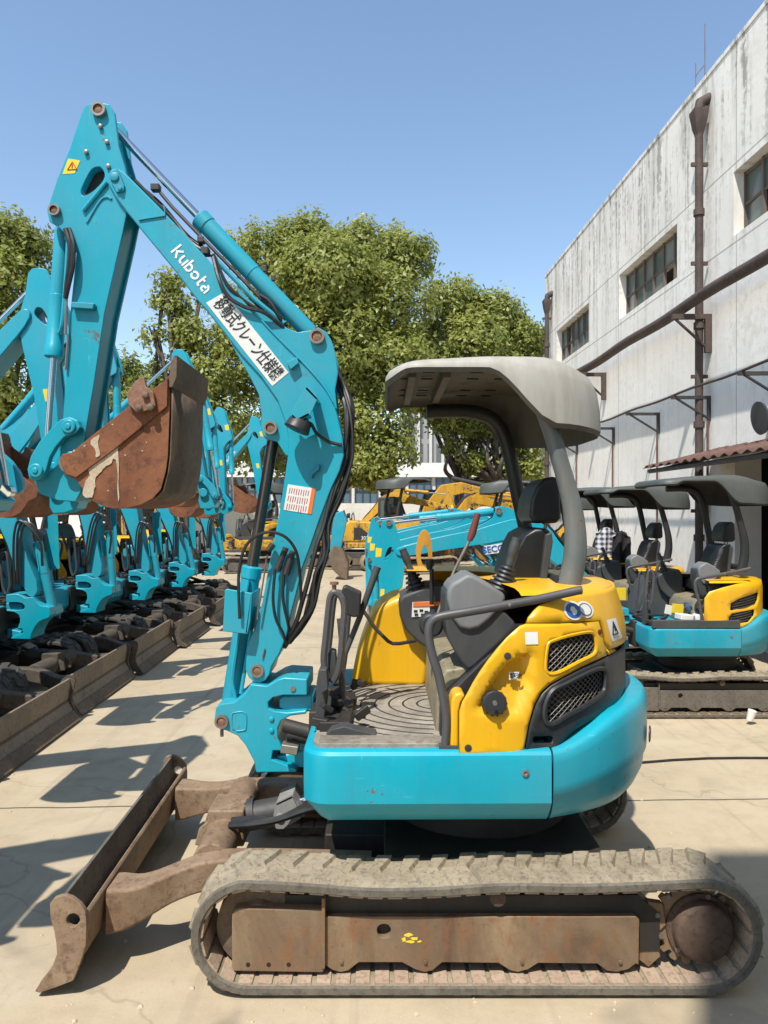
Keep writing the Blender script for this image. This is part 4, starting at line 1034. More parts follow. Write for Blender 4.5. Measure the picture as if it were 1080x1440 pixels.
    b.prism(S(lt, 2.82), 2.82, 3.05); b.build('console_cover', M['grey'], con, bevel=.018, seg=3)
    def joystick(name, base, top, knob):
        b = MB(); d = Vector(top) - Vector(base)
        prof = []; L = d.length
        for k in range(6): prof += [(L * k / 6, .062 - .006 * k), (L * (k + .45) / 6, .058 - .006 * k), (L * (k + .5) / 6, .046 - .006 * k), (L * (k + .95) / 6, .046 - .006 * k)]
        b.lathe(base, d, prof, 16); j = b.build(name, M['black'], root)
        b = MB(); kd = Vector(knob) - Vector(top); b.tube(cr([Vector(top) - d * .1, Vector(top) + kd * .3, Vector(top) + kd * .75, Vector(knob)], 4), [.016] * 5 + [.021] * 4 + [.019] * 4, 10); b.build('grip', M['dgrey'], j)
    joystick('control_lever', P(704, 828, 2.98), P(716, 794, 2.98), P(727, 756, 2.98))
    joystick('control_lever', P(588, 836, 3.62), P(577, 800, 3.62), P(566, 772, 3.62))
    # right fender and console on the far side
    b = MB(); fd = [(494, 966), (495, 950), (499, 930), (506, 907), (516, 880), (526, 860), (537, 850), (552, 842), (568, 838), (600, 842), (612, 900), (600, 968)]
    b.prism(S(fd, 3.63), 3.63, 4.04); b.build('right_fender', M['yellow' if detail else ('teal2' if style == 'main' else 'dgrey')], root, bevel=.035, seg=4)
    b = MB(); rc = [(560, 845), (566, 838), (600, 824), (628, 822), (640, 840), (640, 905), (600, 912), (588, 904), (570, 886), (562, 866)]
    b.prism(S(rc, 3.56), 3.56, 3.86); rcon = b.build('right_console', M['dgrey'], root, bevel=.018, seg=3)
    if detail:
        b = MB(); b.prism(S([(580, 847), (605, 846), (604, 867), (579, 868)], 3.55), 3.555, 3.558); ws = b.build('warning_sticker', M['white'], rcon)
        b = MB(); b.prism(S([(581, 847), (620, 846), (620, 852), (581, 853)], 3.55), 3.551, 3.554); b.build('orange_strip', M['orange'], ws)
        b = MB()
        for x, y in ((582, 858), (590, 857), (597, 859), (583, 863), (592, 863)): b.prism(S([(x, y), (x + 5, y), (x + 5, y + 3), (x, y + 3)], 3.55), 3.552, 3.5545)
        b.build('printed_symbols', M['ink'], ws)
        # long lever with red grip
        b = MB(); b.tube([P(609, 880, 3.1), P(640, 800, 3.12), P(662, 756, 3.13)], .007, 8); lv = b.build('gate_lever', M['steel'], root)
        b = MB(); b.tube([P(660, 760, 3.13), P(664, 750, 3.13), P(672, 722, 3.13)], [.013, .017, .013], 10); b.build('grip', M['wred'], lv)
        b = MB(); b.lathe(P(606, 878, 3.05), (0, -1, 0), [(-.03, .05), (.03, .05), (.04, .04)], 20); b.build('lever_hub', M['black'], lv, bevel=.004)
        b = MB(); b.tube([P(607, 800, 3.5), P(607, 850, 3.5)], .010, 8); b.lathe(P(604, 792, 3.5), (0, 0, 1), [(-.03, .012), (.0, .022), (.02, .02)], 12); b.build('blade_lever', M['black'], root)
        b = MB(); b.tube([P(512, 860, 3.35), P(528, 884, 3.35), P(546, 902, 3.35), P(552, 905, 3.35), P(562, 905, 3.38), P(584, 901, 3.5)], .0085, 8); b.build('bent_rod', M['dark'], root)
    # handrail by the door
    b = MB(); pth = [(625, 1058), (627, 1040), (628, 1010), (624, 985), (617, 950), (609, 925), (604, 905), (603, 888), (606, 876), (614, 869), (630, 865), (660, 860), (700, 853), (760, 842), (810, 831), (818, 830)]
    b.tube([P(x, y, 2.70 + (.05 * smooth(640, 820, x))) for x, y in cr(pth, 4)], .0165, 12); b.bx(.20, .27, 2.68, 2.74, .848, .862)
    b.build('handrail', M['rail'], root)
    # travel levers, pedals and the lever guard at the front
    if True:
        b = MB(); b.prism(S([(443, 1028), (445, 960), (448, 942), (458, 940), (459, 985), (454, 1028)], 2.92), 2.92, 3.02); b.prism(S([(450, 940), (460, 940), (462, 968), (452, 975)], 2.9), 2.88, 2.94); b.build('front_bracket', M['dgrey'], root, bevel=.005)
        for Y, dx in ((2.98, 0), (3.28, 6)):
            b = MB(); b.tube([P(x + dx, y, Y) for x, y in cr([(461, 955), (455, 930), (458, 895), (462, 855), (465, 838), (471, 833), (480, 840), (484, 856), (482, 885), (479, 920), (475, 945), (468, 960)], 4)], .0135, 9); b.build('travel_lever', M['dgrey'] if dx else M['rail'], root)
        b = MB(); b.tube([P(x, y, 3.08) for x, y in ((478, 870), (481, 900), (480, 940), (482, 984))], .014, 9); b.build('travel_lever', M['rail'], root)
        b = MB(); b.tube([P(486, 918, 3.2), P(505, 870, 3.2), P(531, 797, 3.2)], [.012, .013, .017], 10); b.build('long_lever', M['dgrey'], root)
        b = MB(); b.prism(S([(481, 826), (486, 824), (508, 834), (506, 866), (498, 869), (480, 862)], 3.12), 3.12, 3.2); l_ = b.build('work_lamp', M['black'], root, bevel=.008)
        b = MB(); b.cyl(P(470, 834, 2.98), P(470, 820, 2.98), .009, 8); b.cyl(P(470, 822, 2.98), P(470, 818, 2.98), .018, 12); b.build('adjuster_knob', M['pin'], root)
        b = MB(); b.prism(S([(461, 920), (464, 914), (472, 916), (474, 955), (462, 960)], 3.0), 3.0, 3.06); b.build('lever_plate', M['dgrey'], root, bevel=.005)
        b = MB()
        rnd = random.Random(5)
        b.box((-.19, 3.1, .88), (.12, .5, .04))
        for k in range(16):
            R = Matrix.Rotation(rnd.uniform(-1, 1), 3, 'Z') @ Matrix.Rotation(rnd.uniform(-.6, .6), 3, 'Y')
            b.box((rnd.uniform(-.25, -.08), rnd.uniform(2.85, 3.4), rnd.uniform(.88, .95)), (rnd.uniform(.03, .07), rnd.uniform(.02, .06), rnd.uniform(.015, .04)), R)
        b.build('pedal_linkage', M['grime'], root, bevel=.006)
        b = MB(); b.prism([(-.22, .866), (-.20, .888), (-.15, .90), (-.10, .886), (-.03, .872), (-.03, .866)], 2.79, 2.86); b.build('foot_pedal', M['dgrey'], root, bevel=.006)
        b = MB(); b.cyl(P(400, 1020, 3.2), P(445, 1032, 3.18), .030, 16); b.cyl(P(405, 1034, 3.3), P(445, 1040, 3.3), .026, 16); b.build('swing_cylinder', M['grime'], root)
        b = MB(); b.box(P(408, 1052, 3.2), (.075, .06, .04), Matrix.Rotation(.15, 3, 'Y')); b.build('cylinder_end', M['steel'], root, bevel=.006)
    # house ears that hold the swing bracket
    b = MB(); b.prism(S([(392, 981), (398, 978), (441, 976), (441, 1001), (400, 999), (392, 995)], 3.3), 3.29, 3.49); b.cut(); b.prism(S([(388, 1062), (400, 1060), (438, 1052), (438, 1080), (410, 1078), (390, 1072)], 3.3), 3.29, 3.49)
    b.pieces('swing_mount', M[blue], root, bevel=.012)
    b = MB(); b.prism([(-.31, .60), (-.325, .66), (-.32, .86), (-.28, .86), (-.26, .60)], 3.15, 3.62); b.build('front_plate', M['grime'], root, bevel=.01)
    # --- roll posts and canopy
    for side, Yc in (('near', 2.97), ('far', 3.74)):
        if side == 'near': pp = [(757, 560), (764, 575), (770, 592), (778, 615), (788, 650), (797, 682), (805, 715), (809, 750), (808, 785), (801, 820), (797, 836)]
        else: pp = [(600, 579), (650, 578), (682, 584), (701, 598), (712, 622), (720, 655), (729, 700), (737, 735), (745, 775), (748, 810), (745, 840)]
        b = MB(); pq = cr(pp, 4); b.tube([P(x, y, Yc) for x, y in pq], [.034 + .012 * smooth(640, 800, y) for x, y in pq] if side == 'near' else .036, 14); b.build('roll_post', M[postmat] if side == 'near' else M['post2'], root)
    b = MB(); b.cyl((.72, 2.97, 1.42), (.74, 3.74, 1.40), .03, 12); b.build('cross_bar', M['post2'], root)
    X0, X1, Ya, Yb_ = (.005, .935, 2.865, 3.86) if style == 'main' else (-.13, 1.10, 2.82, 3.91)
    pl_ = [q for cx, cy, rr, a0 in ((X1 - .38, Yb_ - .38, .38, 0), (X0 + .15, Yb_ - .15, .15, 90), (X0 + .15, Ya + .15, .15, 180), (X1 - .38, Ya + .38, .38, 270)) for q in [(cx + rr * math.cos(rad(a0 + 9 * k)), cy + rr * math.sin(rad(a0 + 9 * k))) for k in range(11)]]; pl_ = dense(pl_, .035)
    cx, cy = (X0 + X1) / 2, (Ya + Yb_) / 2
    def rim(x, y):
        f = .035 * smooth(.10, .0, x)                      # droops a little at the front edge
        return 2.272 - .215 * smooth(.40, .68, x) - .012 * smooth(.7, .95, x) - f
    def top(x, y, k):                                     # k: 0 at the rim .. 1 in the middle
        return 2.305 + .02 * smooth(0, .5, x) - .055 * smooth(.62, .95, x) + .015 * k - .010 * smooth(.12, 0, x)
    def shell(off=0.0, dz=0.0):
        rows = []
        for s_, h in ((0, 0), (.004, .35), (.03, .72), (.075, .93), (.14, 1.0), (.25, 1.0), (.5, 1), (.8, 1), (.97, 1)):
            r = []
            for x, y in pl_:
                dx, dy = x - cx, y - cy; L = math.hypot(dx, dy); sc = (1 - s_) if s_ > .2 else 1 - s_
                xx, yy = cx + dx * (sc - off), cy + dy * (sc - off)
                if s_ > .06: rear = smooth(.55, .95, xx)
                z0 = rim(x, y); z1 = top(xx, yy, s_); hh = h
                if h < 1:                                  # rounder shoulder over the drooping rear
                    hh = h
                r.append((xx, yy, z0 + (z1 - z0) * hh - dz))
            rows.append(r)
        return rows
    b = MB(); b.grid(shell(), 0, True); o = len(b.v); n = len(pl_)
    b.f.append(tuple(range(o - n, o))); b.mi.append(0)
    can = b.build('canopy', M[canopymat], root, sharp=70)
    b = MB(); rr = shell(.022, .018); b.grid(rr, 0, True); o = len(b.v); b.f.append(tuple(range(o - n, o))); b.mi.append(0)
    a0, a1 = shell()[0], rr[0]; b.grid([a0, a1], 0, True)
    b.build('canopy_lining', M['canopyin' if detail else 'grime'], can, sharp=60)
    if detail:
        b = MB()
        for x in (.10, .24): b.bx(x, x + .03, 2.98, 3.75, 2.252, 2.30)
        b.build('lining_rib', M['canopyin'], can)
        b = MB()
        for x in (.06, .16, .36, .48):
            for y in (3.05, 3.2, 3.5, 3.66): b.bx(x, x + .05, y, y + .018, 2.283, 2.289); b.cut()
        b.pieces('vent_slot', M['ink'], can)
# ------------------------------------------------------------------ ground
def ground_mat():
    t = NT('yard_concrete'); co = t.coord(world=True)
    n1 = t.noise(co, .55, 5, .6, .5); n2 = t.noise(co, 4.5, 6, .7, .3); n3 = t.noise(co, 90, 3, .7); n4 = t.noise(t.coord((.25, 1.6, 1), True), 1.6, 4, .6)
    c = t.mix(t.ramp(n1, [(.3, 0.), (.7, 1.)]), (.385, .31, .205, 1), (.475, .395, .275, 1))
    c = t.mix(t.ramp(n2, [(.45, 0.), (.72, .55)]), c, (.32, .25, .17, 1))
    c = t.mix(t.ramp(n4, [(.55, 0.), (.75, .35)]), c, (.55, .47, .36, 1))
    c = t.mix(t.ramp(n3, [(.58, 0.), (.75, .45)]), c, (.24, .195, .14, 1))
    n5 = t.noise(co, 1.3, 3, .5, 1.0); c = t.mix(t.ramp(n5, [(.62, 0.), (.74, .6)]), c, (.20, .165, .125, 1))
    n6 = t.noise(co, 2.2, 6, .75, .8); c = t.mix(t.ramp(n6, [(.60, 0.), (.70, .35)]), c, (.17, .14, .11, 1))
    n7 = t.noise(t.coord((9, .22, 1), True), 1.0, 3, .6, .3); c = t.mix(t.math('MULTIPLY', t.ramp(n7, [(.56, 0.), (.66, .4)]), t.ramp(n1, [(.4, 0.), (.6, 1.)])), c, (.25, .205, .15, 1))
    # slab joints
    g = t.n('ShaderNodeNewGeometry'); sp = t.n('ShaderNodeSeparateXYZ'); t.l(g.outputs['Position'], sp.inputs[0])
    wob = t.math('MULTIPLY', t.math('SUBTRACT', t.noise(co, 3, 2, .5), .5), .03)
    y = t.math('ADD', t.math('ADD', sp.outputs['Y'], wob), t.math('MULTIPLY', sp.outputs['X'], -.03))
    f = t.math('ABSOLUTE', t.math('SUBTRACT', t.math('MODULO', t.math('ADD', y, 10.67), 5.0), 0.0))
    j = t.math('LESS_THAN', f, .016)
    x = t.math('ABSOLUTE', t.math('MODULO', t.math('ADD', t.math('ADD', sp.outputs['X'], wob), 101.75), 5.2)); j2 = t.math('LESS_THAN', x, -1.0)
    jj = t.math('MAXIMUM', j, j2)
    c = t.mix(t.math('MULTIPLY', jj, .9), c, (.05, .04, .03, 1))
    # cracks
    v = t.n('ShaderNodeTexVoronoi', feature='DISTANCE_TO_EDGE'); v.inputs['Scale'].default_value = .33
    dv = t.n('ShaderNodeVectorMath', operation='ADD'); t.l(co, dv.inputs[0])
    nz = t.n('ShaderNodeTexNoise'); nz.inputs['Scale'].default_value = 1.4; nz.inputs['Detail'].default_value = 5; t.l(co, nz.inputs['Vector']); t.l(nz.outputs['Color'], dv.inputs[1]); t.l(dv.outputs[0], v.inputs['Vector'])
    c = t.mix(t.ramp(v.outputs['Distance'], [(.0, .3), (.0015, 0.)]), c, (.12, .095, .07, 1))
    t.bump(t.math('ADD', t.math('MULTIPLY', n2, .5), n3), .25, .006)
    return t.set(Base_Color=c, Roughness=.82)
b = MB(); b.add([(-400, -400, 0), (400, -400, 0), (400, 900, 0), (-400, 900, 0)], [(0, 1, 2, 3)])
tag(b.build('ground', ground_mat(), None), kind='structure')

# ------------------------------------------------------------------ the large excavator in the foreground
main = empty('mini_excavator', MC, 'large turquoise and yellow mini excavator in the foreground, white Japanese sign on its boom', 'excavator')
undercarriage(main, [M['rubber'], M['rubberside'], M['link']], M['frame'])
upper(main, 'main')
boom_group(main)

b = MB(); rnd = random.Random(21)
for k in range(420):                                      # grit and crumbs of dried soil on the slab
    u = rnd.random()
    if u < .5: x, y = rnd.uniform(-1.2, 1.6), rnd.choice((rnd.uniform(2.25, 2.58), rnd.uniform(2.9, 3.8)))
    else: x, y = rnd.uniform(-2.6, 2.6), rnd.uniform(2.3, 7)
    r = rnd.choice((.003, .004, .005, .007, .011)); b.lathe((x, y, -.001), (rnd.uniform(-.3, .3), rnd.uniform(-.3, .3), 1), [(0, r), (r * .6, r * .8), (r * .9, r * .3)], 5)
tag(b.build('grit', M['mud'], None, smooth=False), 'scattered crumbs of dried soil and grit on the concrete', 'grit', None, 'stuff')
# ------------------------------------------------------------------ the warehouse on the right
WX = lambda Y, off=0.0: 5.0 - .0385 * Y - off              # its long wall
def yw(px, off=0.0): return (5.0 - off) / ((px - 540.0) / F + .0385)
def wall_mat():
    t = NT('old_whitewash'); co = t.coord(world=True)
    g = t.n('ShaderNodeNewGeometry'); sp = t.n('ShaderNodeSeparateXYZ'); t.l(g.outputs['Position'], sp.inputs[0]); z = sp.outputs['Z']; y = sp.outputs['Y']
    n1 = t.noise(co, .7, 5, .6, .4); n2 = t.noise(t.coord((1, 2.6, .30), True), 1.5, 6, .72, .5); n3 = t.noise(co, 9, 5, .7); n4 = t.noise(t.coord((1, 7, .35), True), 1.2, 4, .65)
    c = t.mix(t.ramp(n1, [(.35, 0.), (.65, 1.)]), (.76, .715, .65, 1), (.86, .83, .77, 1))
    hi = t.ramp(z, [(5.2 / 10, 0.), (.79, 1.)]); zz = t.math('DIVIDE', z, 10.0); hi = t.ramp(zz, [(.40, .12), (.60, .35), (.79, 1.)])
    st = t.math('MULTIPLY', t.ramp(n2, [(.47, 0.), (.66, .85)]), hi); c = t.mix(st, c, (.40, .39, .33, 1))
    st = t.math('MULTIPLY', t.ramp(t.math('MULTIPLY', n4, t.math('ADD', n3, .45)), [(.50, 0.), (.60, .9)]), hi); c = t.mix(st, c, (.22, .21, .185, 1))
    pk = t.ramp(t.math('ADD', t.math('MULTIPLY', n1, .5), t.math('MULTIPLY', n3, .5)), [(.56, 0.), (.60, .35)]); c = t.mix(pk, c, (.58, .53, .46, 1))
    def line(v, at, w): return t.math('LESS_THAN', t.math('ABSOLUTE', t.math('SUBTRACT', v, at)), w)
    L = t.math('MAXIMUM', line(z, 6.30, .012), line(z, 5.26, .012))
    ym = t.math('ABSOLUTE', t.math('SUBTRACT', t.math('MODULO', t.math('ADD', y, 20.0 - 1.55), 4.36), 2.0)); L = t.math('MAXIMUM', L, t.math('LESS_THAN', ym, .010))
    c = t.mix(t.math('MULTIPLY', L, .55), c, (.16, .145, .125, 1))
    t.bump(t.math('ADD', n3, t.math('MULTIPLY', n2, .5)), .25, .02)
    return t.set(Base_Color=c, Roughness=.9)
M['wall'] = wall_mat()
M['glass'] = NT('dusty_glass').set(Base_Color=(.10, .13, .12, 1), Roughness=.18, Metallic=.0, Specular_IOR_Level=.6)
M['glass2'] = paint('grimy_glass', (.20, .21, .19, 1), rough=.35, var=.3); M['glass3'] = NT('clear_dark_glass').set(Base_Color=(.02, .028, .03, 1), Roughness=.06)
M['winframe'] = paint('rusty_window_steel', (.15, .12, .10, 1), dirt=(.12, .06, .03, 1), amt=.8, rough=.7)
M['pipe'] = rusty('brown_pipe', (.06, .042, .036, 1), (.10, .068, .056, 1), (.035, .027, .024, 1), 6)
M['roofrust'] = rusty('rusted_roof_sheet', (.12, .06, .045, 1), (.18, .095, .07, 1), (.07, .042, .034, 1), 4)
wh = empty('warehouse', (WX(12) + 5, 8, 0), 'long two storey white plastered warehouse with peeling walls along the right side', 'building')
ZR = 7.87; Y0w, Y1w = -4.0, 19.45
wins = [(18.4, 15.85), (14.03, 11.5), (9.78, 7.1), (5.4, 2.8), (1.0, -1.6)]
door = (6.2, 9.75)
def wallpt(y, z, off=0.0): return (WX(y, off), y, z)
out = [(Y0w, 0), (Y1w, 0), (Y1w, ZR), (Y0w, ZR)]
holes = [[(b_, 5.36), (a, 5.36), (a, 6.2), (b_, 6.2)] for a, b_ in wins] + [[(door[0], .02), (door[1], .02), (door[1], 2.45), (door[0], 2.45)]]
b = MB(); V, T = cdt(out, holes); k = len(V)
b.add([wallpt(y, z) for y, z in V] + [wallpt(y, z, -.35) for y, z in V], list(T) + [(t[2] + k, t[1] + k, t[0] + k) for t in T])
for l in [out] + holes:
    for i in range(4):
        p, q = l[i], l[(i + 1) % 4]; b.add([wallpt(*p), wallpt(*q), wallpt(*q, -.35), wallpt(*p, -.35)], [(0, 1, 2, 3)])
b.add([(WX(Y1w, -.36), Y1w, 0), (14, Y1w, 0), (14, Y1w, ZR), (WX(Y1w, -.36), Y1w, ZR)], [(0, 1, 2, 3)])
b.add([(WX(Y1w, -.36), Y1w, ZR - .3), (14, Y1w, ZR - .3), (14, Y0w, ZR - .3), (WX(Y0w, -.36), Y0w, ZR - .3)], [(0, 1, 2, 3)])
b.build('wall', M['wall'], wh, smooth=False, recalc=True)
b = MB(); b.bx(-.015, .36, 0, 1, 0, .07); vs = [(WX(Y0w + (Y1w + .08 - Y0w) * y) + x, Y0w + (Y1w + .08 - Y0w) * y, ZR + .003 + z) for x, y, z in b.v]; b.v = vs; b.build('coping', M['wall'], wh, bevel=.01)
for i, (a, c) in enumerate(wins):
    b = MB(); rnd = random.Random(i)
    n = 6
    for j in range(n + 1):
        y = c + (a - c) * j / n; b.add([], []); b.box((WX(y, -.16), y, 5.78), (.05, .045, .84))
    for z in (5.385, 5.78, 6.175): b.tube([wallpt(c, z, -.16), wallpt(a, z, -.16)], .022, 4)
    w = b.build('window', M['winframe'], wh, smooth=False)
    b = MB(); gm = []
    for j in range(n):
        for z0, z1 in ((5.38, 5.77), (5.79, 6.19)):
            y0, y1 = c + (a - c) * j / n, c + (a - c) * (j + 1) / n
            if i == 1 and j in (0, 1) and z0 < 5.5: continue
            t = rnd.uniform(-.012, .012)
            b.add([wallpt(y0, z0, -.17 + t), wallpt(y1, z0, -.17 - t), wallpt(y1, z1, -.17 - t), wallpt(y0, z1, -.17 + t)], [(0, 1, 2, 3)], rnd.choice((0, 0, 0, 1, 2)))
    b.build('pane', [M['glass'], M['glass2'], M['glass3']], w, smooth=False)
    b = MB(); b.add([wallpt(c, 5.3, -.9), wallpt(a, 5.3, -.9), wallpt(a, 6.25, -.9), wallpt(c, 6.25, -.9)], [(0, 1, 2, 3)]); b.build('dark_room', M['grime'], wh, smooth=False)
b = MB(); y0, y1 = door; b.bx(WX(y0, -.36), WX(y0, -.36) + 3.0, y0 - 1, y1 + .8, .004, 2.6)
b.f = b.f[1:]; b.mi = b.mi[1:]; b.build('storeroom', M['grime'], wh, smooth=False)
def wpipe(name, label, parts, cat='pipe', group=None):
    r = empty(name, parts[0][1][0], label, cat, group)
    for nm, pts, rr, mt in parts:
        b = MB(); b.tube(pts, rr, 12); b.build(nm, M[mt], r)
    return r
for px, zt, lab in ((983, 7.35, 'tall brown drainpipe with hopper head between the upper windows of the white warehouse'), (769, 7.05, 'thin brown drainpipe at the far corner of the white warehouse')):
    y = yw(px, .14); x = WX(y, .14)
    r = empty('drainpipe', (x, y, 0), lab, 'pipe')
    b = MB(); b.cyl((x, y, 0), (x, y, zt - .3), .055, 14); b.build('downpipe', M['pipe'], r)
    b = MB()
    for z in (1.3, 2.9, 4.3, 5.9): b.cyl((x, y, z), (x, y, z + .09), .075, 14)
    for z in (1.7, 3.6, 5.2, 6.6): b.bx(x - .11, x + .12, y - .02, y + .02, z, z + .05)
    b.build('pipe_collar', M['pipe'], r)
    b = MB(); b.lathe((x, y, zt - .32), (0, 0, 1), [(0, .06), (.06, .08), (.12, .10), (.32, .14), (.36, .14)], 4); b.tube([(x, y, zt + .02), (x + .02, y, zt + .15), (x + .16, y, zt + .22)], .075, 10)
    b.build('hopper_head', M['pipe'], r)
bp = wpipe('steam_pipe', 'thick brown pipe on brackets running along the white warehouse wall', [('pipe_run', [(WX(y, .36), y, 4.60 + .015 * math.sin(y * 2.1)) for y in np.linspace(-3.9, 19.3, 60)], .078, 'pipe')])
for px in (1150, 980, 838, 775):
    y = yw(px, .2); b = MB(); b.bx(WX(y, .55), WX(y, .0) + .01, y - .03, y + .03, 4.42, 4.49); b.bx(WX(y, .09), WX(y, .0) + .01, y - .03, y + .03, 3.95, 4.42)
    b.tube([(WX(y, .5), y, 4.42), (WX(y, .04), y, 4.0)], .022, 6); b.build('pipe_bracket', M['pipe'], bp)
bp = wpipe('cable_line', 'thin steel line on triangular brackets low on the white warehouse wall', [('line', [(WX(y, .5), y, 3.36 - .01 * math.sin(y * 3)) for y in np.linspace(-3.9, 19.3, 60)], .017, 'pipe')], 'cable')
for px in (1240, 1074, 974, 906, 846, 797):
    y = yw(px, .25); b = MB(); b.bx(WX(y, .55), WX(y) + .01, y - .02, y + .02, 3.30, 3.345); b.bx(WX(y, .045), WX(y) + .01, y - .02, y + .02, 3.0, 3.30)
    b.tube([(WX(y, .48), y, 3.31), (WX(y, .03), y, 3.03)], .018, 6); b.build('line_bracket', M['dark'], bp)
    b = MB(); b.tube([(WX(y, .04), y, 3.0), (WX(y, .04), y, .1)], .016, 6); b.build('conduit', M['roofrust'], bp)
aw = empty('awning', (WX(8, .5), 8, 2.4), 'rusty corrugated awning over the dark doorway of the white warehouse', 'awning')
rows = []
for i in range(90):
    y = 5.6 + (10.3 - 5.6) * i / 89; w = .022 * math.sin(i * 1.4); rows.append([(WX(y, 1.0), y, 2.33 + w), (WX(y, .5), y, 2.45 + w), (WX(y, .0), y, 2.58 + w)])
b = MB(); b.grid(rows); b.build('roof_sheet', M['roofrust'], aw, solid=.006)
b = MB(); b.tube([(WX(5.6, .95), 5.6, 2.27), (WX(10.2, .95), 10.2, 2.27)], .03, 6)
for y in (5.9, 7.6, 9.9): b.tube([(WX(y, .95), y, 2.27), (WX(y), y, 2.50)], .025, 6)
b.build('awning_frame', M['dark'], aw)
b = MB(); y = 8.78; x = WX(y, .16); b.lathe((x, y, 2.83), (-1, 0, -.15), [(-.16, .02), (-.02, .02), (0, .12), (.02, .19), (.05, .2), (.06, .1), (.055, .0)], 24)
tag(b.build('round_lamp', M['dgrey'], None), 'round dark lamp on the warehouse wall at the photo edge above the rusty awning', 'lamp')
b = MB(); y = 11.0; b.tube([(WX(y, -.2), y, ZR), (WX(y, -.2), y, ZR + 1.1)], .012, 5); b.tube([(WX(y + .3, -.2), y + .3, ZR), (WX(y + .3, -.2), y + .3, ZR + .7)], .010, 5); b.tube([(WX(y, -.2), y, ZR + .5), (WX(y + .3, -.2), y + .3, ZR + .5)], .008, 5)
tag(b.build('antenna', M['steel'], None), 'thin antenna rods standing on the white warehouse roof edge', 'antenna')
# unseen block added behind the camera to cast the shadow over the near track's end
b = MB(); b.bx(-1.42, 9, -9, -2.76, 0, 12.0); b.bx(-1.1, -.3, -3.9, -3.0, 12.004, 12.35); b.bx(.4, 1.9, -4.0, -2.9, 12.004, 12.2); ob = tag(b.build('shadow_block', M['wall'], None, smooth=False), 'unseen plain block added behind the camera to cast a shadow', 'building')

# ------------------------------------------------------------------ machine prototypes and their rows
def bake(root):
    dg = bpy.context.evaluated_depsgraph_get(); dg.update()
    for o in root.children_recursive:
        if o.type == 'MESH' and len(o.modifiers):
            me = bpy.data.meshes.new_from_object(o.evaluated_get(dg), depsgraph=dg); me.name = o.data.name; o.modifiers.clear(); o.data = me
tr2 = [M['darkrubber'], M['darkrubber'], M['rustdark']]
LG = 'turquoise excavators parked side by side along the left'
protos = []
M['dustblade2'] = rusty('dark_dusty_steel', (.07, .055, .042, 1), (.11, .088, .066, 1), (.04, .032, .026, 1), 4, bump=.15)
M['dustblade'] = rusty('dusty_blade', (.19, .145, .10, 1), (.26, .205, .15, 1), (.12, .088, .06, 1), 4, bump=.15)
for pose in ((0, 0, 0), (6, -12, 16), (-4, 7, -12)):          # three poses of the raised boom
    proto = empty('mini_excavator', MC, 'x', 'excavator', LG)
    if not protos: undercarriage(proto, tr2, M['grime'], False, True, ('dustblade2', 'dustblade')); upper(proto, 'main', False, 'teal2', 'canopy2', 'post2')
    else:
        for ch in base_parts: copy_tree(ch, proto)
    base_parts = list(proto.children) if not protos else base_parts
    boom_group(proto, pose, False, True); bake(proto); protos.append(proto)
used = set()
ll = ['excavator standing outside the photo whose boom shadow crosses the ground at lower left', 'turquoise excavator just outside the left edge whose shadow falls in front of the dozer blade',
      'nearest excavator in the left row, its pale boom cut by the left photo edge', 'second excavator in the left row, its boom top just right of the big arm',
      'third excavator in the left row, mostly hidden behind the large rusty bucket', 'fourth excavator in the left row, arm head right of the large rusty bucket',
      'fifth excavator in the left row, arm head close to the big boom', 'farthest excavator at the end of the left row, half hidden behind the big boom', 'farthest excavator at the end of the left row']
rnd = random.Random(11)
lrow = [(-3.72, 2.2), (-4.22, 3.72), (-4.1, 5.3), (-4.16, 6.88), (-4.2, 8.45), (-4.12, 10.0), (-4.1, 11.75), (-4.05, 13.6)]
for i, (x, y) in enumerate(lrow):
    k = (0, 1, 0, 2, 1, 0, 2, 0, 1)[i]; o = protos[k] if k not in used else copy_tree(protos[k]); used.add(k)
    s = 1 + rnd.uniform(-.025, .02); o.location = (x, y, 0); o.rotation_euler = (0, 0, math.pi + rad(rnd.uniform(-.8, .8))); o.scale = (s, s, s * (1, .98, .97, 1.0, 1.02, .97, .96, .97, 1)[i]); o['label'] = ll[i]
    y_ = y
RG = 'small canopied excavators lined up by the warehouse'
rp = empty('mini_excavator', MC, 'x', 'excavator', RG)
undercarriage(rp, [M['rubber'], M['rubberside'], M['rustdark']], M['bladein'], False, False)
upper(rp, 'small', False, 'teal2', 'canopy2', 'post2')
boom_group(rp, (60, -54, -30), False, False, False)
bake(rp)
rl = ['small canopied excavator parked nearest on the right, clutter on its blue step', 'second canopied excavator behind the nearest one on the right',
      'third canopied excavator on the right, with clothes hung from its roof', 'farthest canopied excavator on the right beside the tall grey roll post']
rrow = [(2.80, 6.66), (2.72, 8.15), (2.66, 9.7), (2.62, 11.4)]
for i, (x, y) in enumerate(rrow):
    o = rp if i == 0 else copy_tree(rp); o.location = (x, y, 0); o.scale = (.84, .72, .87 - .014 * (i % 2)); o['label'] = rl[i]
def recolor(root, m):
    for o in root.children_recursive:
        for s in o.material_slots:
            if s.material in m: mm = m[s.material]; s.link = 'OBJECT'; s.material = mm
yg = {M['teal2']: M['oldyellow'], M['teal']: M['oldyellow'], M['yellow']: M['oldyellow']}
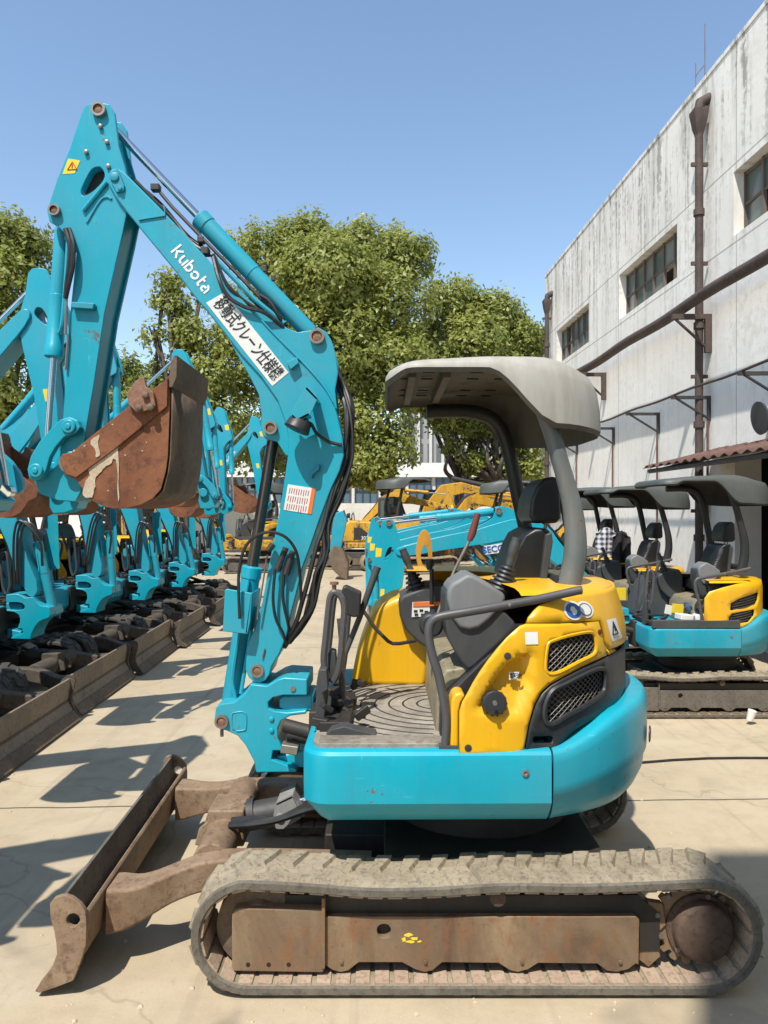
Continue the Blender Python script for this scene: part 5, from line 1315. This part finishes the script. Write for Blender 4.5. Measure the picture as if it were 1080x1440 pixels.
for x, y, rz, s, lab in ((.6, 21.0, 200, 1.15, 'old yellow canopied excavator in the yard behind the blue boom'), (3.0, 17.5, 175, 1.05, 'yellow roofed excavator behind the far canopied excavators'),
                         (-1.8, 23.0, 160, 1.2, 'weathered yellow excavator standing under the big tree'), (-3.6, 21.5, 20, 1.1, 'yellow excavator at the back of the yard left of the tree')):
    o = copy_tree(rp); o.location = (x, y, 0); o.rotation_euler = (0, 0, rad(rz)); o.scale = (s, s, s); o['label'] = lab; o['group'] = 'old yellow excavators at the back of the yard'; recolor(o, yg)
# things on the boom and floor of the nearest small excavator
b = MB(); Yh = 6.25
hk = cr([(585, 775), (590, 752), (597, 745), (604, 752), (608, 775), (606, 796), (596, 803), (588, 796)], 4, True); hh = cr([(592, 780), (597, 766), (602, 778), (601, 792), (597, 796), (593, 790)], 4, True)
b.prism(S(hk, Yh), Yh, Yh + .05, 0, [S(hh, Yh)]); tag(b.build('crane_hook', M['hook'], None, bevel=.006), 'orange yellow steel crane hook hanging on the blue boom behind the floor', 'hook')
nose = rp
bs = MB(); bs.prism(S([(681, 768), (713, 763), (713, 776), (682, 780)], 6.3), 6.3, 6.31); sg = tag(bs.build('name_plate', M['white'], None), 'small white maker plate on the blue boom behind the black seat', 'plate')
text('SECOS', .075, P(697, 772, 6.297), (1, 0, .14), (-.14, 0, 1), 'lettering', M['blueprint'], sg, bold=.002)
def item(name, label, cat, mat, shapes, bev=.004, group=None):
    b = MB()
    for c, d, rz, ry in shapes: b.box(c, d, Matrix.Rotation(rad(rz), 3, 'Z') @ Matrix.Rotation(rad(ry), 3, 'Y'))
    return tag(b.build(name, mat, None, bevel=bev), label, cat, group)
M['card'] = paint('cardboard', (.36, .27, .17, 1), rough=.8); M['cloth'] = paint('denim_cloth', (.05, .10, .17, 1), rough=.9, var=.3); M['wcloth'] = paint('black_cloth', (.015, .015, .017, 1), rough=.9, var=.3)
zf = .74
item('cardboard_box', 'small brown cardboard box on the step of the nearest small excavator', 'box', M['card'], [((2.70, 6.36, .80), (.15, .14, .13), 8, 0)])
for k, px in enumerate((957, 985, 1005)):
    item('white_parcel', ('white parcel lying leftmost of three on the blue step', 'white parcel lying between two others on the blue step', 'white parcel lying rightmost of three beside the yellow hood')[k], 'parcel', M['white'], [((2.53 + .13 * k + .012 * (k == 1), 6.235, .826), (.12, .10, .05), (12, -8, 20)[k], (6, -5, 4)[k])], .008, 'white parcels on the blue step')
b = MB(); rnd = random.Random(4); rows = []
for i in range(9):
    rows.append([P(966 + j * 3.3, 849 + i * 2.0 + (4 if j in (0, 8) else 0), 6.36) + Vector((0, .03 * math.sin(j * 1.7 + i) + rnd.uniform(-.01, .01) + (.07 if i == 0 else 0), rnd.uniform(-.006, .006))) for j in range(9)])
b.grid(rows); tag(b.build('blue_bag', M['cloth'], None, solid=.012, sharp=80), 'crumpled blue cloth bag above the brown cardboard box on the step', 'bag')
for k, (px, py, Y, m, lab) in enumerate(((955, 832, 6.9, 'syellow', 'yellow notebook on the grey console of the nearest small excavator'), (953, 856, 6.48, 'syellow', 'yellow label card standing on the step beside the blue bag'), (943, 858, 6.5, 'white', 'white label card standing on the step behind the black rail'))):
    item('label_card', lab, 'card', M[m], [(P(px, py, Y), (.10, .02, .08), 5 * k, 6 * k)], .002)
item('sticker_board', 'yellow and white warning board on the second canopied excavator', 'board', M['syellow'], [((2.50, 7.8, .83), (.10, .02, .16), 0, 0)], .002)
# clothes hung between the canopies
def cloth(name, label, mat, px0, px1, py0, py1, Y, seed):
    rnd = random.Random(seed); b = MB(); rows = []
    for i in range(14):
        v = i / 13; r = []
        for j in range(16):
            u = j / 15; x = px0 + (px1 - px0) * u + (rnd.uniform(-.4, .4)); sh = 1 - .25 * math.sin(math.pi * u) * (v < .08)
            w = .5 + .5 * smooth(0, .18, v); xc = (px0 + px1) / 2
            r.append(P(xc + (x - xc) * w, py0 + (py1 - py0) * v + (6 * abs(u - .5) if v < .1 else 0), Y) + Vector((0, .05 * math.sin(u * 11 + v * 2) * (.3 + v), 0)))
        rows.append(r)
    b.grid(rows); return tag(b.build(name, mat, None, solid=.01, sharp=80), label, 'clothing')
def plaid():
    t = NT('plaid_cloth'); co = t.coord(); w1 = t.n('ShaderNodeTexWave'); w1.bands_direction = 'X'; w1.inputs['Scale'].default_value = 5; w2 = t.n('ShaderNodeTexWave'); w2.bands_direction = 'Z'; w2.inputs['Scale'].default_value = 5
    t.l(co, w1.inputs[0]); t.l(co, w2.inputs[0]); f = t.math('MULTIPLY', t.math('ADD', w1.outputs['Fac'], w2.outputs['Fac']), .5)
    return t.set(Base_Color=t.ramp(f, [(.25, (.06, .06, .09, 1)), (.75, (.62, .62, .64, 1))]), Roughness=.9)
cloth('plaid_shirt', 'black and white plaid shirt hanging from the far small excavators', plaid(), 838, 868, 741, 800, 9.3, 1)
cloth('black_jacket', 'black jacket hanging beside the plaid shirt under the far canopy', M['wcloth'], 862, 886, 746, 805, 8.9, 2)
b = MB(); b.lathe(P(1054, 1013, 5.95), (.25, -.1, 1), [(0, .025), (.085, .034), (.087, .03)], 16); tag(b.build('paper_cup', M['white'], None), 'crushed white paper cup on the ground beside the small excavator track', 'cup')
b = MB(); b.tube([(1.73 + .25 * k + 0, 5.02 + .028 * k + .035 * math.sin(k * .9), .008) for k in range(16)], .009, 6); tag(b.build('ground_cable', M['hose'], None), 'thin black cable lying on the concrete behind the large excavator', 'cable')

# ------------------------------------------------------------------ larger yellow excavator at the back
def big_digger(org, s, mirror, label):
    r = empty('yellow_excavator', org, label, 'excavator'); L = Vector(org); m = -1 if mirror else 1
    def W(x, z): return (L.x + m * x * s, L.z + z * s)
    def pr(b, pts, y0, y1): b.prism([W(*p) for p in pts], L.y + y0 * s, L.y + y1 * s)
    for y0, y1 in ((-1.1, -.65), (.65, 1.1)):
        b = MB(); pr(b, [(x, z) for x, z in rrect(-1.4, 1.4, .02, .62, .29, 6)], y0, y1); t = b.build('rubber_track', M['darkrubber'], r, bevel=.02)
        b = MB(); pr(b, [(-1.0, .2), (1.0, .2), (.9, .42), (-.9, .42)], y0 - .02, y1 + .02)
        for x in (-1.1, 1.1): b.cyl((W(x, .31)[0], L.y + (y0 - .02) * s, W(x, .31)[1]), (W(x, .31)[0], L.y + (y1 + .02) * s, W(x, .31)[1]), .22 * s, 16)
        b.build('track_frame', M['rustdark'], t)
    b = MB(); pr(b, [(-1.15, .75), (1.1, .75), (1.1, .95), (-1.2, .95)], -1.0, 1.0); b.build('base_frame', M['oldyellow'], r, bevel=.03)
    b = MB(); pr(b, [(-1.3, .95), (-.1, .95), (-.1, 1.65), (-1.0, 1.7), (-1.28, 1.5)], -1.0, 1.0); bd = b.build('engine_hood', M['oldyellow'], r, bevel=.06)
    b = MB(); pr(b, [(-.85, 1.05), (-.3, 1.05), (-.3, 1.2), (-.6, 1.45), (-.85, 1.45)], -1.012, -.99); b.build('side_grille', M['grime'], bd)
    x, z = W(-.42, 1.1); text('307D', .17 * s, (x, L.y - 1.02 * s, z), (1, 0, 0), (0, 0, 1), 'lettering', M['letter'], bd)
    b = MB(); pr(b, [(-.08, .95), (1.0, .95), (.95, 1.7), (.75, 2.5), (-.02, 2.5)], -.95, -.05); cb = b.build('cab', M['dark'], r, bevel=.05)
    b = MB(); pr(b, [(.06, 1.6), (.86, 1.6), (.68, 2.38), (.06, 2.38)], -.96, -.94); b.build('cab_window', M['glass'], cb)
    b = MB(); pr(b, [(.9, 1.0), (1.2, 1.1), (1.6, 2.2), (2.2, 2.95), (2.9, 3.05), (4.8, 2.55), (4.85, 2.35), (3.0, 2.65), (2.4, 2.5), (1.9, 1.9), (1.3, .95), (1.0, .9)], .05, .40); b.build('boom', M['oldyellow'], r, bevel=.03)
    b = MB(); pr(b, [(4.5, 2.7), (5.0, 2.7), (5.1, 2.3), (4.5, .7), (4.2, .7), (4.4, 1.6)], .1, .35); b.build('arm', M['oldyellow'], r, bevel=.03)
    b = MB(); a_, c_ = W(1.35, 1.1), W(2.3, 2.4); b.cyl((a_[0], L.y - .02, a_[1]), (c_[0], L.y - .02, c_[1]), .07 * s, 12); a_, c_ = W(2.6, 3.2), W(4.6, 2.75); b.cyl((a_[0], L.y + .2, a_[1]), (c_[0], L.y + .2, c_[1]), .08 * s, 12); b.build('hydraulic_cylinder', M['dark'], r)
    b = MB(); pr(b, [(4.1, .75), (4.6, .75), (4.9, .3), (4.6, .05), (4.1, .05), (3.7, .3)], -.2, .65); b.build('bucket', M['rustdark'], r, bevel=.03)
big_digger((-.15, 22.5, 0), .86, False, 'yellow tracked excavator with dark cab at the back of the yard')
big_digger((2.2, 27, 0), 1.0, True, 'larger yellow excavator with its boom towards the tree trunks')
b = MB()
bk = S([(462, 780), (470, 766), (482, 772), (490, 790), (489, 815), (480, 812), (468, 800)], 18.8); b.prism(bk, 18.6, 19.3)
cb = empty('excavator_arm', P(478, 800, 19), 'blue excavator arm with dusty bucket resting on the ground in the distance', 'excavator arm')
b.build('bucket', M['rustdark'], cb, bevel=.03)
b = MB(); b.prism(S([(470, 722), (482, 718), (488, 730), (478, 780), (466, 786), (464, 770)], 18.9), 18.85, 19.1); b.build('arm', M['teal2'], cb, bevel=.02)

# ------------------------------------------------------------------ buildings behind the trees
def facade_mat(name, wallc, glassc, sx, sz, fw, fh):
    t = NT(name); g = t.n('ShaderNodeNewGeometry'); sp = t.n('ShaderNodeSeparateXYZ'); t.l(g.outputs['Position'], sp.inputs[0])
    fx = t.math('FRACT', t.math('MULTIPLY', t.math('ADD', sp.outputs['X'], 500.), 1 / sx)); fz = t.math('FRACT', t.math('MULTIPLY', sp.outputs['Z'], 1 / sz))
    m = t.math('MULTIPLY', t.math('GREATER_THAN', fx, fw), t.math('GREATER_THAN', fz, fh))
    c = t.mix(m, wallc, glassc); return t.set(Base_Color=c, Roughness=t.math('SUBTRACT', .8, t.math('MULTIPLY', m, .55)))
M['facade'] = facade_mat('tower_facade', (.30, .29, .28, 1), (.12, .125, .13, 1), 1.1, 3.4, .45, .18)
M['mull'] = paint('pale_mullion', (.55, .54, .51, 1)); M['whitewall'] = paint('white_facade', (.68, .67, .64, 1), rough=.8); M['bluegl'] = NT('blue_glass').set(Base_Color=(.10, .15, .19, 1), Roughness=.15)
tw = empty('office_tower', (7, 96, 0), 'grey office tower with pale vertical fins far behind the trees', 'building')
b = MB(); b.bx(2.5, 24, 92, 110, 0, 24); b.build('wall', M['facade'], tw, smooth=False)
b = MB()
for k in range(15): b.bx(2.6 + k * 1.5, 2.95 + k * 1.5, 91.5, 91.97, 7, 24)
b.build('facade_fin', M['mull'], tw, smooth=False)
lb = empty('low_building', (4, 62, 0), 'low white building with blue glass front behind the trees', 'building')
b = MB(); b.bx(-14, 20, 60, 70, 4.55, 5.7); b.bx(-14, 20, 60.4, 70, 0, 4.53); b.build('wall', M['whitewall'], lb, smooth=False)
for k in range(15):
    x = -13.4 + k * 2.2; b = MB()
    for xx in (0, .6, 1.2, 1.8): b.bx(x + xx, x + xx + .08, 60.22, 60.36, 1.7, 4.5)
    b.bx(x, x + 1.9, 60.24, 60.34, 3.4, 3.48); w = b.build('window', M['dark'], lb, smooth=False)
    b = MB(); b.add([(x, 60.35, 1.7), (x + 1.88, 60.35, 1.7), (x + 1.88, 60.35, 4.5), (x, 60.35, 4.5)], [(0, 1, 2, 3)]); b.build('pane', M['bluegl'], w, smooth=False)
b = MB(); b.bx(-40, 40, 33.0, 33.25, 0, 2.1); tag(b.build('yard_wall', M['wall'], None, smooth=False), 'pale boundary wall at the end of the yard under the trees', 'wall')

# ------------------------------------------------------------------ trees
def leaf_mat(name, a, c, d):
    t = NT(name); co = t.coord(); n1 = t.noise(co, .9, 4, .6); n2 = t.noise(co, 9, 2, .6)
    col = t.mix(t.ramp(n1, [(.35, 0.), (.65, 1.)]), a, c); col = t.mix(t.ramp(n2, [(.5, 0.), (.68, .9)]), col, d)
    tr = t.n('ShaderNodeBsdfTranslucent'); t.l(col, tr.inputs[0]); mx = t.n('ShaderNodeMixShader'); mx.inputs[0].default_value = .45
    t.set(Base_Color=col, Roughness=.45, Specular_IOR_Level=.5); t.l(t.b.outputs[0], mx.inputs[1]); t.l(tr.outputs[0], mx.inputs[2]); t.l(mx.outputs[0], t.out.inputs[0]); return t.m
M['leaf'] = leaf_mat('camphor_leaves', (.195, .23, .045, 1), (.33, .355, .07, 1), (.47, .455, .13, 1))
M['leafd'] = leaf_mat('dark_leaves', (.168, .205, .038, 1), (.285, .315, .06, 1), (.415, .41, .11, 1))
M['bark'] = rusty('bark', (.07, .055, .042, 1), (.12, .095, .075, 1), (.035, .03, .025, 1), 5, bump=.8)
def tree(label, x, y, lobes, n, size, seed, mat='leaf', trunks=((0, 0),), H=3.2, name='broadleaf_tree'):
    """lobes: (dx, dy, z, radius) clumps of the crown"""
    r = empty(name, (x, y, 0), label, 'tree'); g = np.random.default_rng(seed)
    tips = []
    b = MB()
    for tx, ty in trunks:
        base = Vector((x + tx, y + ty, 0)); fork = base + Vector((g.uniform(-.3, .3), g.uniform(-.3, .3), H)); b.tube(cr([base, base.lerp(fork, .5) + Vector((g.uniform(-.15, .15), 0, 0)), fork], 5), [.27 - .011 * k for k in range(11)], 9)
        for dx, dy, z, rr in lobes:
            q = Vector((x + dx, y + dy, z)); mid = fork.lerp(q, .5) + Vector((g.uniform(-.6, .6), g.uniform(-.6, .6), -.2)); pth = cr([fork, mid, q], 5); b.tube(pth, [.11 - .008 * k for k in range(11)], 6)
            for _ in range(5):
                d = Vector(g.normal(size=3)); d.normalize(); d.z = abs(d.z) * .6; e = q + d * rr * .9; b.tube(cr([pth[7], q.lerp(e, .5), e], 3), [.05, .045, .04, .03, .025, .02, .012], 5)
    b.build('trunk', M['bark'], r)
    W = np.array([l[3] ** 2.2 * g.uniform(.4, 1.4) for l in lobes]); W /= W.sum(); per = 11; nc = n // per
    li = g.choice(len(lobes), nc, p=W); L = np.array(lobes)[li]
    d = g.normal(size=(nc, 3)); d /= np.linalg.norm(d, axis=1)[:, None]
    rad_ = L[:, 3] * (.55 + .5 * g.random(nc) ** .6) * (1 + .12 * np.sin(d[:, 0] * 7 + li) + .1 * np.sin(d[:, 2] * 9 + li * 2))
    C = np.stack([x + L[:, 0], y + L[:, 1], L[:, 2]], 1) + d * rad_[:, None] * np.array([1, 1, .82])
    C = np.repeat(C, per, 0); N = len(C)
    off = g.normal(size=(N, 3)) * size * 1.25; pos = C + off
    nr = np.repeat(d, per, 0) * 1.1 + g.normal(size=(N, 3)) * .6 + np.array([0, -.1, .45]); nr /= np.linalg.norm(nr, axis=1)[:, None]
    t1 = np.cross(nr, g.normal(size=(N, 3))); t1 /= np.linalg.norm(t1, axis=1)[:, None] + 1e-9; t2 = np.cross(nr, t1)
    l = size * g.uniform(.6, 1.15, (N, 1)); w = l * g.uniform(.38, .55, (N, 1))
    V = np.stack([pos - t1 * l, pos + t2 * w - nr * l * .12, pos + t1 * l, pos - t2 * w - nr * l * .12], 1).reshape(-1, 3) - np.array([x, y, 0])
    me = bpy.data.meshes.new('crown'); me.vertices.add(4 * N); me.loops.add(4 * N); me.polygons.add(N)
    me.vertices.foreach_set('co', V.ravel()); me.loops.foreach_set('vertex_index', np.arange(4 * N)); me.polygons.foreach_set('loop_start', np.arange(N) * 4)
    me.update(calc_edges=True); me.materials.append(M[mat]); o = bpy.data.objects.new('crown', me); COL.objects.link(o); o.parent = r
    return r
def lobes_px(Y, L): return [((px - 540) / F * Y, dy, CAM_H - (py - 720) / F * Y, rp_ / F * Y) for px, py, rp_, dy in L]
def tree_px(label, Y, px, L, n, size, seed, **kw):
    x = (px - 540) / F * Y; tree(label, x, Y, [(a - x, d, z, r) for a, d, z, r in lobes_px(Y, L)], n, size, seed, **kw)
tree_px('broad camphor tree with the tallest crown behind the big boom', 25, 500,
        [(430, 350, 48, 0), (500, 345, 55, 1), (560, 365, 45, 0), (380, 375, 45, -1), (340, 350, 28, 0), (345, 525, 42, 1), (350, 610, 42, 1), (470, 420, 70, -1.5), (550, 440, 60, -1), (400, 450, 60, -1), (330, 430, 45, 1), (480, 510, 70, -1.5), (560, 530, 60, -1.5), (410, 540, 50, 0), (520, 600, 55, -1.5), (545, 640, 34, -2), (490, 650, 40, -1.5), (525, 660, 30, -2)], 85000, .105, 1, trunks=((-.8, 0),), H=2.6)
tree_px('lighter tree standing between the tall tree and the warehouse corner', 27, 705,
        [(640, 430, 42, 0), (690, 450, 42, 0), (730, 480, 36, 0), (600, 480, 45, 1), (660, 500, 50, -1), (715, 530, 45, 0), (600, 545, 40, 1), (740, 530, 26, 1), (735, 625, 22, 0), (668, 648, 17, 0), (715, 655, 16, 0), (748, 655, 18, 0), (640, 628, 14, 0), (690, 600, 20, 0), (628, 588, 22, 0), (722, 608, 24, 0), (660, 600, 16, 0)], 46000, .11, 2, trunks=((0, 0), (-1.6, .6)), H=2.8)
tree_px('tree with open sparse crown seen under the raised boom', 23, 265,
        [(238, 398, 17, 0), (226, 425, 14, 0), (252, 432, 18, 0), (272, 405, 10, 1), (262, 470, 28, 0), (230, 520, 34, 1), (290, 530, 42, 0), (320, 480, 34, 0), (255, 570, 40, 0), (310, 590, 40, 0), (215, 470, 18, 0), (200, 560, 36, 1), (290, 640, 40, 0), (220, 640, 40, 0)], 21000, .10, 3, H=2.6)
tree_px('dense tree at the left edge behind the left row', 20, 5,
        [(10, 340, 42, 0), (-40, 350, 55, 0), (45, 345, 28, 0), (20, 410, 50, -1), (50, 390, 28, 0), (-50, 440, 60, 0), (30, 480, 52, -1), (70, 520, 40, 1), (0, 560, 60, -1), (100, 580, 45, 1), (60, 620, 45, 0), (-60, 560, 60, 0), (150, 600, 40, 2)], 40000, .095, 4, H=2.4, mat='leafd')
tree_px('dark tree far behind the middle of the left row', 30, 160, [(120, 560, 40, 0), (170, 540, 45, 0), (220, 580, 45, 0), (280, 600, 45, 0), (340, 620, 45, 0), (150, 620, 50, 0), (240, 650, 40, 0), (400, 630, 45, 0), (90, 640, 45, 0)], 15000, .16, 5, mat='leafd')
